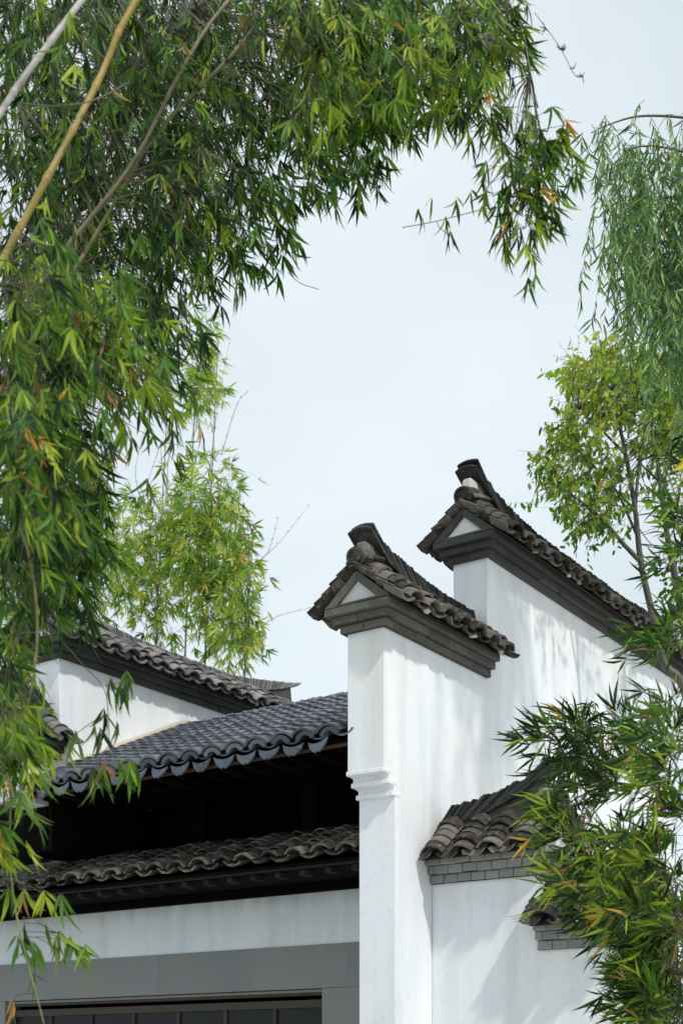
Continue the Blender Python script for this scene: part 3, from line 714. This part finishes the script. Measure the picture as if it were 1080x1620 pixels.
def in_poly(x, y, poly):
    c = False; n = len(poly); j = n - 1
    for i in range(n):
        xi, yi = poly[i]; xj, yj = poly[j]
        if (yi > y) != (yj > y) and x < (xj - xi) * (y - yi) / (yj - yi) + xi: c = not c
        j = i
    return c
def sample_poly(poly, k, Y0, Y1):
    xs = [p[0] for p in poly]; ys = [p[1] for p in poly]; r = []
    while len(r) < k:
        x = rng.uniform(min(xs), max(xs)); y = rng.uniform(min(ys), max(ys))
        if in_poly(x, y, poly): r.append(P(x, y, rng.uniform(Y0, Y1)))
    return r

G_DARK = [(.012, .036, .009), (.017, .048, .011), (.024, .062, .013)]  # leaf tints: dark ones stand for inner shade, light ones for sunlit leaves
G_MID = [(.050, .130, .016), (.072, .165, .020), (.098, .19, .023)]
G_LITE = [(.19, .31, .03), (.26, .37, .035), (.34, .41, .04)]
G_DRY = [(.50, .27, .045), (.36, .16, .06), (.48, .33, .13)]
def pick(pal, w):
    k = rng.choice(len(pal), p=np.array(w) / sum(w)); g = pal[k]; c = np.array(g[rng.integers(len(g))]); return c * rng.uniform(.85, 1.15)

def fan(L, p, axis, k, l, spread, pal, w, wl=.13, droop=.25):
    """a hand of k lance leaves that fan out round the axis from a twig tip"""
    axis = unit(axis); side = unit(np.cross(axis, rv())); nrm = unit(np.cross(side, axis)); c0 = pick(pal, w)
    for i in range(k):
        a = (i - (k - 1) / 2) / max(1, (k - 1) / 2) * spread + rng.normal() * .12 if k > 1 else 0
        d = axis * math.cos(a) + side * math.sin(a) + nrm * rng.normal() * .16 + np.array([0, 0, -droop * rng.uniform(.4, 1.2)])
        ll = l * rng.uniform(.62, 1.12) * (1 - .18 * abs(a) / max(spread, .1))
        c = pick(pal, w) if rng.random() < .3 else c0 * rng.uniform(.85, 1.15)
        pp = p - axis * rng.uniform(0, .03)
        L.add(pp, d, nrm + rv() * .45, ll, ll * wl * rng.uniform(.85, 1.2), c)

def bamboo(name, label, cat, pts, r0, r1, mat, clusters, opt, group=None, n_single=120, branch_mat='twig', node=.32, shoots=()):
    base = tuple(pts[0]); base = (base[0], base[1], 0.0)
    T = thing(name, label, cat, base, site=False, group=group)
    tb, sp = culm_tube(pts, r0, r1, node)
    o = tb.build('culm', T, base, M[mat])
    L = Leaves(); Br = Tubes()
    spn = np.array([list(q) for q in sp])
    for c in clusters:
        cn = np.array(c); dd = np.linalg.norm(spn - cn - np.array([0, 0, -.35]) , axis=1); j = int(np.argmin(dd)); s = spn[j]
        dist = np.linalg.norm(cn - s)
        mid = (s + cn) / 2 + np.array([0, 0, .10 * dist + .05]) + rng.normal(size=3) * .05 * dist
        pts_b = spline([Vector(s), Vector(mid), Vector(cn)], 4)
        rr = .0035 + .0015 * min(dist, 2)
        Br.add(pts_b, [rr * (1 - .72 * i / (len(pts_b) - 1)) for i in range(len(pts_b))], 4, False)
        out_ = unit(np.array([cn[0] - s[0], cn[1] - s[1], 0]) + rv() * .3)
        for f in range(rng.integers(opt['fans'][0], opt['fans'][1] + 1)):
            tdir = unit(out_ * opt['out'] + np.array(opt.get('bias', (0, 0, 0))) + rv() * opt.get('rand', .6) + np.array([0, 0, opt['up']]))
            tl = opt['twig'] * rng.uniform(.35, 1.3)
            tip = cn + tdir * tl + np.array([0, 0, -.25 * tl])
            Br.add([Vector(cn), Vector(cn + tdir * tl * .55), Vector(tip)], [.0018, .0014, .0009], 3, False)
            ax = unit(tdir * opt['follow'] + np.array([0, 0, -opt['hang']]) + rv() * .25)
            fan(L, tip, ax, int(rng.integers(opt['k'][0], opt['k'][1] + 1)), opt['len'], opt['spread'], opt['pal'], opt['w'], opt.get('wl', .13), opt.get('droop', .25))
            if rng.random() < .5: fan(L, cn + tdir * tl * .5, ax, 2, opt['len'] * .9, .7, opt['pal'], opt['w'], opt.get('wl', .13), opt.get('droop', .25))
    for sh in shoots:                                      # bare shoots with tufted nodes
        q = spline([Vector(x) for x in sh], 6); Br.add(q, [.004 * (1 - .8 * i / (len(q) - 1)) + .0008 for i in range(len(q))], 4, False)
        for i in range(2, len(q), 2):
            for _ in range(5):
                dv = Vector(rv()) * .035; dv.z = abs(dv.z); Br.add([q[i], q[i] + dv], [.002, .0006], 3, False)
    for x_, y_, Y_ in opt.get('yellow', ()):
        for _ in range(2): fan(L, np.array(P(x_, y_, Y_)), np.array([-.6, 0, -.3]), 3, .12, .8, [[(.75, .50, .03), (.8, .58, .06)]], (1,), .2, .1)
    Br.build('branches', T, base, M[branch_mat], kind='stuff')
    build_leaves(L, T, base, LANCE, n_single, bend=opt.get('bend', .16))
    return T

# ---- near bamboo clump at the left: culms traced through the place, rooted left of the frame
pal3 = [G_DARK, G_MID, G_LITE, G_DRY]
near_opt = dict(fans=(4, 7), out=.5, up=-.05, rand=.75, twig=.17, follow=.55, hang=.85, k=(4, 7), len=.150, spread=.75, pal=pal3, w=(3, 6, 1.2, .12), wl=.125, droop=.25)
def root(x, y): return Vector((x, y, 0))
culms = [
 ('a pale grey bamboo culm at the top left corner, nearest of the clump', 'culm_grey', [root(-2.35, 4.3), P(-260, 900, 4.5), P(-120, 400, 4.6), P(0, 180, 4.7), P(130, 0, 4.8), P(330, -260, 5.1), P(560, -380, 5.4)], .0185, .008),
 ('a thick yellow bamboo culm crossing the upper left, right of the pale grey one', 'culm_yellow', [root(-2.9, 5.2), P(-330, 1150, 5.3), P(-120, 640, 5.35), P(0, 420, 5.4), P(88, 258, 5.4), P(160, 120, 5.5), P(222, -8, 5.5), P(420, -260, 5.6), P(640, -300, 5.7)], .026, .009),
 ('a slim olive bamboo culm rising to the top edge, third from the left', 'culm_old', [root(-2.8, 6.2), P(-220, 1000, 5.8), P(0, 560, 5.75), P(92, 410, 5.75), P(210, 258, 5.75), P(296, 95, 5.7), P(372, -10, 5.75), P(560, -190, 5.9), P(740, -180, 6.0)], .015, .006),
 ('a slender yellow green bamboo culm arching right across the top of the crown', 'culm_green', [root(-2.7, 6.6), P(-180, 1000, 6.2), P(40, 560, 5.8), P(150, 375, 5.85), P(250, 210, 5.85), P(355, 100, 5.8), P(470, -20, 5.85), P(640, -110, 6.2), P(800, 0, 6.0), P(850, 170, 5.9)], .016, .004),
 ('a thin shaded bamboo culm low at the left, behind the bright leaf sprays', 'culm_old', [root(-2.9, 7.3), P(-160, 1100, 7.2), P(-40, 700, 7.1), P(40, 540, 7.0), P(90, 410, 7.0), P(170, 250, 6.9), P(230, 120, 6.9), P(330, -20, 6.8)], .020, .006),
 ('a hanging bamboo culm whose leaf hands hang down the left edge beside the eave', 'culm_green', [root(-2.6, 4.9), P(-420, 1300, 4.9), P(-260, 900, 4.9), P(-90, 700, 4.9), P(20, 800, 4.95), P(60, 1000, 5.0), P(20, 1250, 5.0), P(22, 1420, 4.9), P(70, 1620, 4.8)], .013, .0025),
]
regions = [  # polygon in the view, distance range, clusters, tint weights (dark, mid, light, dry); dark ones paint inner shade
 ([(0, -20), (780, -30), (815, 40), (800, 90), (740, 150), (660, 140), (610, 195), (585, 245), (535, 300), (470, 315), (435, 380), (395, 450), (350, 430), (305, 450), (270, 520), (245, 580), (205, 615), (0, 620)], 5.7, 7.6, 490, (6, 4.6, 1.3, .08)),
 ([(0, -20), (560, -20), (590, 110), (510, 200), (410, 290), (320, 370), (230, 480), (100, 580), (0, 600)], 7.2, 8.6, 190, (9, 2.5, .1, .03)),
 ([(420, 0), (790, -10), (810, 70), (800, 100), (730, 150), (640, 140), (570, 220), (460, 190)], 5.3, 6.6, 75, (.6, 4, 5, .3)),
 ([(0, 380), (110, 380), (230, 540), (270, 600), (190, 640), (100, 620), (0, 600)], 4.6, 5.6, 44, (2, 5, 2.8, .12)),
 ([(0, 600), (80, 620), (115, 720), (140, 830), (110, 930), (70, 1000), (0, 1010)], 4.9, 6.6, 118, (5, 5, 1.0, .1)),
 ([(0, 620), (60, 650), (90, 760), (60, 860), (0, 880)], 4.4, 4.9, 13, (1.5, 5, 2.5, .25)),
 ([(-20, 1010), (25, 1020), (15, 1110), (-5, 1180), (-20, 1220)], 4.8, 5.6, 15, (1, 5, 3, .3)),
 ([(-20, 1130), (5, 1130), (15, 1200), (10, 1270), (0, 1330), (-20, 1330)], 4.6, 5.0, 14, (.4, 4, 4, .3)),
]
buckets = {i: [] for i in range(len(culms))}
cul_pts = [np.array([list(q) for q in spline(c[2], 8)]) for c in culms]
def assign(p, w):
    d = [np.min(np.linalg.norm(cp - np.array(p), axis=1)) for cp in cul_pts]; buckets[int(np.argmin(d))].append((p, w))
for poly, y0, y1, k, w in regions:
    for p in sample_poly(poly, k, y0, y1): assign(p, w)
# the sprays that hang clear of the mass
hang = [(232, 640), (262, 650), (255, 700), (130, 690), (150, 650), (690, 190), (760, 190), (745, 150), (806, 215), (840, 190), (850, 250), (862, 240), (868, 275), (835, 275), (800, 265), (820, 310), (845, 300), (835, 340), (850, 375), (808, 350), (775, 290), (855, 205), (838, 222), (860, 255), (825, 285), (842, 325), (830, 360), (800, 320), (780, 235), (795, 205), (850, 290)]
for x, y in hang: assign(P(x, y, 5.9), (2, 5, 3, .35))
sparse = [(662, 335, 6.0), (682, 318, 6.0), (722, 318, 6.0), (705, 350, 6.0), (745, 310, 6.0), (765, 325, 6.0)]
for i, (lab, mat, pts, r0, r1) in enumerate(culms):
    groups = {}
    cl = buckets[i]
    base = (pts[0].x, pts[0].y, 0)
    T = thing('bamboo', lab, 'bamboo', base, site=False, group='culms of the near bamboo clump')
    tb, sp = culm_tube(pts, r0, r1, .30); tb.build('culm', T, base, M[mat])
    L = Leaves(); Br = Tubes(); spn = np.array([list(q) for q in sp])
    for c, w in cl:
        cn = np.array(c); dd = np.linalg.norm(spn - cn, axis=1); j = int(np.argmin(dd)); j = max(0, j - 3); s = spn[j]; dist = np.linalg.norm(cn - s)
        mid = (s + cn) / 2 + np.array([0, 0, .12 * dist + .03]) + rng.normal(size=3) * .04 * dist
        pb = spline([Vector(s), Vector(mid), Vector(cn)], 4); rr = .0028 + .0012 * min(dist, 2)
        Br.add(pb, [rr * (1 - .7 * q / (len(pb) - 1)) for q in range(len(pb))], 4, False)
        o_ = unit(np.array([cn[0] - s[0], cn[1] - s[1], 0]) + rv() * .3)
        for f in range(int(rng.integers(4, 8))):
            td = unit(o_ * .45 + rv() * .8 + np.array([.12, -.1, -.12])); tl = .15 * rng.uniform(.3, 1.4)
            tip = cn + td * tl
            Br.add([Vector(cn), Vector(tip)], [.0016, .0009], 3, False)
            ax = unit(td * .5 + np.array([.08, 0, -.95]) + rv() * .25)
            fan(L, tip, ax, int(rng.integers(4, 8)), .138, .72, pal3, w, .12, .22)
    if i == 3:
        for x, y, Y in sparse:
            p = np.array(P(x, y, Y)); fan(L, p, np.array([.05, 0, -1]), int(rng.integers(3, 6)), .12, .6, pal3, (2, 5, 2, 1.2), .13, .2)
        fan(L, np.array(P(712, 372, 6)), np.array([0, 0, -1]), 5, .13, .4, pal3, (6, 3, 0, 0), .14, .1)
        Br.add(spline([P(820, 325, 5.95), P(770, 330, 6), P(690, 350, 6), P(636, 360, 6)], 5), .0022, 4, False)
        Br.add(spline([P(690, 350, 6), P(695, 360, 6), P(712, 374, 6)], 3), .0018, 4, False)
        Br.add(spline([P(845, 20, 5.9), P(885, 75, 5.9), P(908, 118, 5.9), P(922, 122, 5.9)], 5), .0018, 4, False)
        for x, y in ((862, 45), (886, 78), (892, 80), (907, 108), (921, 121)):
            for _ in range(6): 
                q = P(x, y, 5.9); Br.add([q, q + Vector(rv()) * .028], [.003, .0008], 3, False)
        Br.add(spline([P(455, 430, 6.4), P(475, 448, 6.4), P(505, 458, 6.4)], 4), .0018, 4, False)
    if i == 5:   # the low hanging branch at the lower left with its leaf hands
        for x, y, k in ((40, 1415, 4), (72, 1420, 4), (15, 1410, 4), (100, 1425, 3), (40, 1468, 4), (75, 1470, 5), (95, 1478, 4), (55, 1500, 5), (115, 1492, 5), (135, 1500, 3), (30, 1490, 4), (88, 1500, 4), (55, 1545, 2), (130, 1215, 4), (20, 1590, 3)):
            if y < 1300: continue
            fan(L, np.array(P(x, y, 4.95)), np.array([.2, 0, -1]), k + 2, .15, .8, pal3, (.6, 5, 3.5, .35), .12, .2)
            Br.add(spline([P(25 + (y - 1400) * .18, y - 18, 4.95), P((x + 35) / 2, y - 16, 4.95), P(x, y, 4.95)], 3), .0016, 3, False)
        for x, y, k, w in ((175, 1075, 5, (3, 5, 0, 0)), (190, 1085, 4, (3, 5, 0, .3)), (200, 1070, 4, (2, 5, 0, .3)), (165, 1130, 4, (4, 4, 0, 0)), (150, 1150, 5, (2, 5, 0, 0)), (120, 1165, 5, (2, 6, 0, 0)), (110, 1175, 4, (2, 6, 0, 0)), (185, 1145, 3, (2, 6, 0, 0)), (160, 1160, 5, (2, 6, 0, 0)),
                           (150, 1220, 5, (1, 4, 1, 3)), (165, 1215, 4, (1, 2, 1, 5)), (190, 1205, 5, (1, 5, 1, 1)), (205, 1210, 5, (1, 5, 2, .5)), (215, 1215, 4, (1, 5, 1, .6)), (148, 1240, 3, (0, 1, 0, 5))):
            fan(L, np.array(P(x, y, 5.2)), np.array([.08, 0, -1]), k + 2, .14, .62, pal3, w, .12, .15)
        for path in (((95, 1010), (130, 1050), (165, 1090), (172, 1140), (175, 1200), (190, 1210)), ((165, 1085), (190, 1080), (205, 1075)), ((172, 1130), (150, 1140), (115, 1165)), ((172, 1180), (160, 1200), (150, 1222)), ((175, 1195), (200, 1200), (216, 1215))):
            Br.add(spline([P(x, y, 5.2) for x, y in path], 4), .0018, 4, False)
    if i == 0:   # dry tuft and a bare twig on the pale culm
        for dx, dy in ((10, 40), (-5, 55), (25, 30), (45, 55), (18, 50), (70, 45)):
            Br.add(spline([P(30, 165, 4.68), P(30 + dx * .5, 165 + dy * .4, 4.66), P(30 + dx, 165 + dy, 4.66)], 3), .0025, 4, False)
        Br.add(spline([P(28, 163, 4.7), P(90, 168, 4.75), P(150, 158, 4.8), P(205, 130, 4.85)], 5), .0028, 5, False)
        for x, y in ((60, 20), (110, 25), (95, 80), (120, 110), (130, 120)): fan(L, np.array(P(x, y, 4.7)), np.array([-.1, 0, -1]), 5, .10, .9, pal3, (0, 2, 5, .8), .14, .2)
    Br.build('branches', T, base, M['twig'], kind='stuff')
    build_leaves(L, T, base, LANCE, 170, bend=.16)

# ---- bamboo behind the left gable wall
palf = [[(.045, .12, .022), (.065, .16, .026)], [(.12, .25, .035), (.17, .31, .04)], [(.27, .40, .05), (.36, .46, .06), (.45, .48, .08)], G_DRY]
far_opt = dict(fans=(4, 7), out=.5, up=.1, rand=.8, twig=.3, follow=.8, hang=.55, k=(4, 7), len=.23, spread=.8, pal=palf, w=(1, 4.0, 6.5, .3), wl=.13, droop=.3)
GB = 'bamboos behind the left gable wall'
fb = [
 ('bright green bamboo behind the wall, the tallest, with bare tufted tips above it', 345, 540, 19.0, [(320, 720), (372, 730), (378, 800), (380, 880), (396, 960), (388, 1030), (330, 1040), (300, 940), (290, 800)], 130,
  [[(330, 760), (345, 640), (362, 545)], [(300, 720), (318, 600), (330, 560)], [(350, 720), (375, 640), (392, 620)], [(395, 900), (440, 860), (488, 800)], [(400, 1000), (440, 975), (490, 962)]], 'culm_green'),
 ('yellow green bamboo behind the wall, left of the tallest one', 265, 640, 20.0, [(200, 790), (262, 760), (310, 780), (320, 900), (300, 1000), (220, 990), (180, 900)], 95,
  [[(262, 800), (268, 700), (272, 650)], [(225, 800), (215, 740), (240, 640)]], 'culm_green'),
 ('sparse pale bamboo top behind the near clump, its leaves reaching highest', 315, 500, 21.0, [(300, 520), (335, 510), (338, 560), (325, 620), (345, 640), (300, 640)], 30, [[(300, 640), (322, 560), (335, 500)]], 'culm_green'),
 ('leafy bamboo behind the wall, mostly hidden by the near clump', 150, 760, 18.5, [(60, 800), (190, 790), (210, 900), (190, 990), (150, 1010), (60, 1130), (0, 1150), (0, 850)], 110, [[(160, 820), (150, 700), (160, 640)]], 'culm_green'),
 ('slim bamboo at the right side of the far grove, leaning over the curled coping', 400, 840, 18.0, [(350, 860), (378, 850), (400, 950), (390, 1040), (360, 1050), (340, 960)], 26, [[(400, 900), (425, 870), (440, 820)]], 'culm_green'),
]
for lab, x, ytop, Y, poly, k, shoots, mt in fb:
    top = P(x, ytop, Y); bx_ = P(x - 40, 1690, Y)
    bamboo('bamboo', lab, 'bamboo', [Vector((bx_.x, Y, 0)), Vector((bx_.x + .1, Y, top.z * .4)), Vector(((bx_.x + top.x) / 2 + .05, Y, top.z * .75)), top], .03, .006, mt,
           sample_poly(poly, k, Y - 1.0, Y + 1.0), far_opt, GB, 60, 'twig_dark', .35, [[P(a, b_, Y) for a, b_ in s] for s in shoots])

# ---- bamboo thicket at the lower right
rt_opt = dict(fans=(3, 6), out=.5, up=.28, rand=.75, twig=.16, follow=1.0, hang=.12, bias=(-.45, -.05, 0), k=(3, 6), len=.175, spread=.62, pal=pal3, w=(6, 4.2, 1.1, .35), wl=.105, droop=.10)
GR = 'bamboos of the thicket at the lower right'
def arc(xb, Y, way): return [Vector((P(xb, 1690, Y).x, Y, 0))] + [P(x, y, Y + dy) for x, y, dy in way]
rb = [
 ('front bamboo of the right thicket, its leaves touching the lower wall step', arc(1130, 6.4, [(1110, 1560, 0), (1060, 1440, 0), (990, 1350, .1), (910, 1330, .2)]), 6.0, 7.2,
  [(900, 1350), (975, 1305), (1050, 1320), (1090, 1340), (1090, 1480), (1000, 1460), (925, 1425), (895, 1400)], 62, .008, (3.6, 3.6, 2.8, .5)),
 ('bottom bamboo of the right thicket, dark green with yellow tips', arc(1150, 6.8, [(1120, 1620, 0), (1060, 1540, 0), (1000, 1500, 0), (960, 1480, 0)]), 6.4, 8.0,
  [(995, 1480), (1090, 1450), (1090, 1640), (1035, 1640), (1010, 1560)], 88, .008, (4.5, 3.6, 2.2, .45)),
 ('airy bamboo spreading its twigs across the white wall above the low coping', arc(1160, 7.4, [(1150, 1500, 0), (1080, 1300, 0), (990, 1210, 0), (900, 1160, 0)]), 6.8, 7.8,
  [(868, 1150), (910, 1105), (970, 1100), (1010, 1170), (1010, 1280), (940, 1280), (890, 1220)], 30, .007, (9, 2.6, .3, .2)),
 ('brighter bamboo sprays at the right edge below the tree trunk', arc(1200, 5.8, [(1190, 1500, 0), (1150, 1280, 0), (1100, 1150, 0), (1020, 1090, 0)]), 5.6, 7.0,
  [(1040, 1120), (1095, 1080), (1095, 1330), (1060, 1320), (1050, 1220)], 26, .007, (3, 5, 2.6, .4)),
 ('tall thin bamboo at the right edge in front of the willow and tree trunks', arc(1230, 7.2, [(1200, 1400, 0), (1150, 1100, 0), (1100, 900, 0), (1060, 760, 0), (1030, 690, 0)]), 6.6, 7.6,
  [(1085, 660), (1105, 630), (1105, 1060), (1065, 1030), (1020, 1000), (1060, 960), (1085, 860)], 17, .009, (3, 5, 1.6, .3)),
]
for lab, pts, y0, y1, poly, k, r, w in rb:
    o2 = dict(rt_opt); o2['w'] = w
    if lab.startswith('tall'): o2['yellow'] = ((1092, 730, 5.6),)
    cl_ = sample_poly(poly, k, y0, y1)
    if lab.startswith('front'): cl_ += sample_poly([(885, 1225), (930, 1225), (940, 1330), (890, 1330)], 12, 6.6, 7.4)
    bamboo('bamboo', lab, 'bamboo', pts, r, .003, 'culm_green', cl_, o2, GR, 200, 'twig', .25)

# ---- broadleaf trees behind the thicket
def tree(name, label, cat, trunk, radii, limbs, polys, base, leaf_len, shape, palw, n_single, group=None, leaf_w=.48, hang=.5, mat='bark'):
    T = thing(name, label, cat, base, site=False, group=group)
    tb = Tubes(); sp = spline(trunk, 6); rr = [interp(i / (len(sp) - 1), [(0, radii[0]), (1, radii[1])]) for i in range(len(sp))]
    tb.add(sp, rr, 9); tb.build('trunk', T, base, M[mat])
    allp = [np.array(list(q)) for q in sp[len(sp) // 3:]]
    for lm, r0 in limbs:
        lb = Tubes(); q = spline(lm, 6); lb.add(q, [r0 * (1 - .75 * i / (len(q) - 1)) for i in range(len(q))], 7); lb.build('limb', T, base, M[mat]); allp += [np.array(list(x)) for x in q[2:]]
    allp = np.array(allp); L = Leaves(); Br = Tubes()
    for poly, y0, y1, k, w in polys:
        for c in sample_poly(poly, k, y0, y1):
            cn = np.array(c); d = np.linalg.norm(allp - cn, axis=1); s = allp[int(np.argmin(d))]; dist = np.linalg.norm(cn - s)
            mid = (s + cn) / 2 + rng.normal(size=3) * .07 * dist
            pb = spline([Vector(s), Vector(mid), Vector(cn)], 3); Br.add(pb, [(.003 + .004 * dist) * (1 - .75 * i / (len(pb) - 1)) for i in range(len(pb))], 4, False)
            o_ = unit(cn - s + rv() * .3)
            for _ in range(int(rng.integers(2, 4))):
                td = unit(o_ * .7 + rv() * .8 + np.array([0, 0, .15])); tl = rng.uniform(.08, .36); Br.add([Vector(cn), Vector(cn + td * tl)], [.0022, .0012], 3, False)
                for q in range(int(rng.integers(4, 8))):
                    pp = cn + td * tl * (q + 1) / 7; dv = unit(rv() + td * .4 + np.array([0, 0, -hang])); ll = leaf_len * rng.uniform(.6, 1.15)
                    L.add(pp, dv, rv() + np.array([0, 0, .6]), ll, ll * leaf_w * rng.uniform(.85, 1.15), pick(palf, w))
    Br.build('branches', T, base, M[mat], kind='stuff'); build_leaves(L, T, base, shape, n_single, bend=.12)
    return T
bT = P(1150, 1690, 12.0)
tree('broadleaf_tree', 'slim grey tree leaning in front of the far tiled coping, with yellow green crown', 'tree',
     [Vector((bT.x, 12, 0)), P(1120, 1300, 12), P(1085, 1100, 12), P(1050, 1050, 12), P(1033, 980, 12), P(1013, 890, 12), P(1003, 800, 12), P(985, 700, 12), P(965, 620, 12)], (.052, .012),
     [([P(1012, 888, 12), P(985, 860, 12), P(950, 820, 12), P(900, 780, 12), P(870, 760, 12)], .024), ([P(1004, 800, 12), P(1012, 720, 12.1), P(1030, 640, 12.2)], .018), ([P(990, 720, 12), P(950, 680, 11.9), P(915, 650, 11.9)], .014), ([P(1008, 850, 12), P(970, 770, 12.1), P(920, 720, 12.1)], .014)],
     [([(893, 585), (930, 550), (980, 550), (1010, 600), (980, 680), (920, 700), (885, 690), (900, 630)], 11.2, 13.0, 125, (.1, 2, 8, .15)),
      ([(855, 730), (880, 690), (960, 700), (990, 760), (965, 835), (900, 820), (852, 800)], 11.2, 13.0, 100, (1, 5, 4, .04)),
      ([(980, 560), (1080, 570), (1090, 700), (1000, 720)], 11.6, 12.8, 130, (.6, 4, 5, .1)),
      ([(960, 720), (1090, 700), (1090, 880), (1020, 830), (960, 820)], 11.6, 12.8, 32, (3, 5, 1, .03)),
      ([(895, 810), (950, 820), (990, 862), (930, 870)], 11.7, 12.3, 16, (3, 5, .6, 0))],
     (bT.x, 12, 0), .078, OVATE, (1, 4, 2, .1), 300, leaf_w=.42, hang=.9)
b2 = P(1170, 1690, 13.0)
tree('broadleaf_tree', 'darker slender tree at the right edge, right of the leaning grey tree', 'tree',
     [Vector((b2.x, 13, 0)), P(1130, 1300, 13), P(1090, 1050, 13), P(1068, 920, 13), P(1055, 850, 13), P(1045, 780, 13), P(1035, 700, 13)], (.055, .014),
     [([P(1046, 785, 13), P(1058, 720, 13), P(1068, 660, 13)], .018), ([P(1040, 760, 13), P(1010, 730, 13), P(985, 690, 13)], .012)],
     [([(1040, 880), (1100, 860), (1100, 1010), (1050, 1000), (1055, 940)], 12.7, 13.4, 34, (4, 4, .4, .02)), ([(1010, 620), (1110, 620), (1110, 800), (1040, 780)], 12.6, 13.6, 50, (3, 5, 1, .1))],
     (b2.x, 13, 0), .085, OVATE, (3, 4, 1, .1), 150)

# ---- willow hanging in from the upper right
def willow():
    Y = 9.6; base = (P(1320, 1690, Y).x, Y, 0)
    T = thing('willow_tree', 'weeping willow trailing thin strands of narrow leaves into the upper right', 'tree', base, site=False)
    tb = Tubes(); sp = spline([Vector(base), P(1310, 1200, Y), P(1290, 700, Y), P(1250, 350, Y), P(1200, 200, Y)], 6); tb.add(sp, [.12 - .09 * i / (len(sp) - 1) for i in range(len(sp))], 10); tb.build('trunk', T, base, M['bark'])
    limbs = [[(1230, 260), (1150, 200), (1080, 186), (1010, 184), (960, 198), (934, 210)], [(1250, 330), (1160, 270), (1080, 240), (1010, 232), (965, 262)], [(1260, 420), (1150, 330), (1080, 312), (1030, 318), (985, 332)], [(1280, 560), (1180, 430), (1100, 395), (1040, 405), (1000, 420)], [(1285, 640), (1180, 520), (1110, 490), (1060, 500)]]
    starts = []
    for i, lm in enumerate(limbs):
        lb = Tubes(); dy = rng.uniform(-.5, .5); q = spline([P(x, y, Y + dy * k / 3) for k, (x, y) in enumerate(lm)], 6); lb.add(q, [(.012 if i < 2 else .02) * (1 - .93 * k / (len(q) - 1)) + .0015 for k in range(len(q))], 6); lb.build('limb', T, base, M['bark'])
        starts.append(q)
    L = Leaves(); Br = Tubes(); palw = [[(.06, .14, .07), (.09, .19, .09)], [(.15, .28, .11), (.20, .35, .14)], [(.32, .46, .17)], [(.4, .36, .12)]]
    def strand(p0, length, sway, dens=1.0):
        pts = [p0]; p = Vector(p0); d = Vector((sway * .7, rng.normal() * .2, -.15)).normalized(); n = max(4, int(length / .09)); 
        for k in range(n):
            d = (d + Vector((rng.normal() * .06, rng.normal() * .06, -.40))).normalized(); p = p + d * .09; pts.append(p.copy())
        Br.add(pts, [.0022 * (1 - .7 * k / n) for k in range(len(pts))], 3, False)
        for k in range(1, len(pts)):
            for _ in range(int(rng.integers(2, 5)) if rng.random() < dens else 0):
                f = rng.random(); q = pts[k - 1].lerp(pts[k], f); dv = unit(np.array([rng.normal() * .45, rng.normal() * .45, -.9])); ll = rng.uniform(.07, .14)
                L.add(np.array(q), dv, rv(), ll, ll * .14, pick(palw, (4, 5, 2, .15)))
    def pix(p): return CX + FPX * p.x / p.y, HY - FPX * (p.z - CAMZ) / p.y
    for q in starts:
        for _ in range(30):
            k = rng.integers(4, len(q)); p = q[k]; x, y = pix(p)
            if x > 1130: continue
            end = float(np.interp(x, [940, 960, 1000, 1040, 1080], [520, 560, 545, 640, 690])); ln = max(.15, (end - y) / FPX * Y) * rng.uniform(.35, 1.0)
            if y < 215: ln = rng.uniform(.1, .4) if rng.random() < .6 else ln * .5
            strand(p + Vector((rng.normal() * .05, rng.normal() * .10, rng.normal() * .03)), ln, rng.uniform(-.4, .5))
    for _ in range(125):
        x = rng.uniform(965, 1120); x = x if rng.random() < .8 else rng.uniform(1030, 1120)
        y = rng.uniform(250, 420) if x < 1010 else rng.uniform(230, 520)
        end = float(np.interp(x, [940, 960, 1000, 1040, 1080], [520, 565, 545, 640, 690]))
        p0 = P(x, y, Y + rng.normal() * .4)
        q = min((pp for s_ in starts for pp in s_), key=lambda a: (a - p0).length)
        Br.add(spline([q, (q + p0) / 2 + Vector((0, 0, .06)), p0], 3), .002, 3, False)
        strand(p0, max(.3, (end - y) / FPX * Y * rng.uniform(.5, 1.05)), rng.uniform(-.35, .4))
    Br.build('strands', T, base, M['twig'], kind='stuff'); build_leaves(L, T, base, LANCE, 300, bend=.12)
willow()

for o in bpy.data.objects:
    if 'base' in o: del o['base']
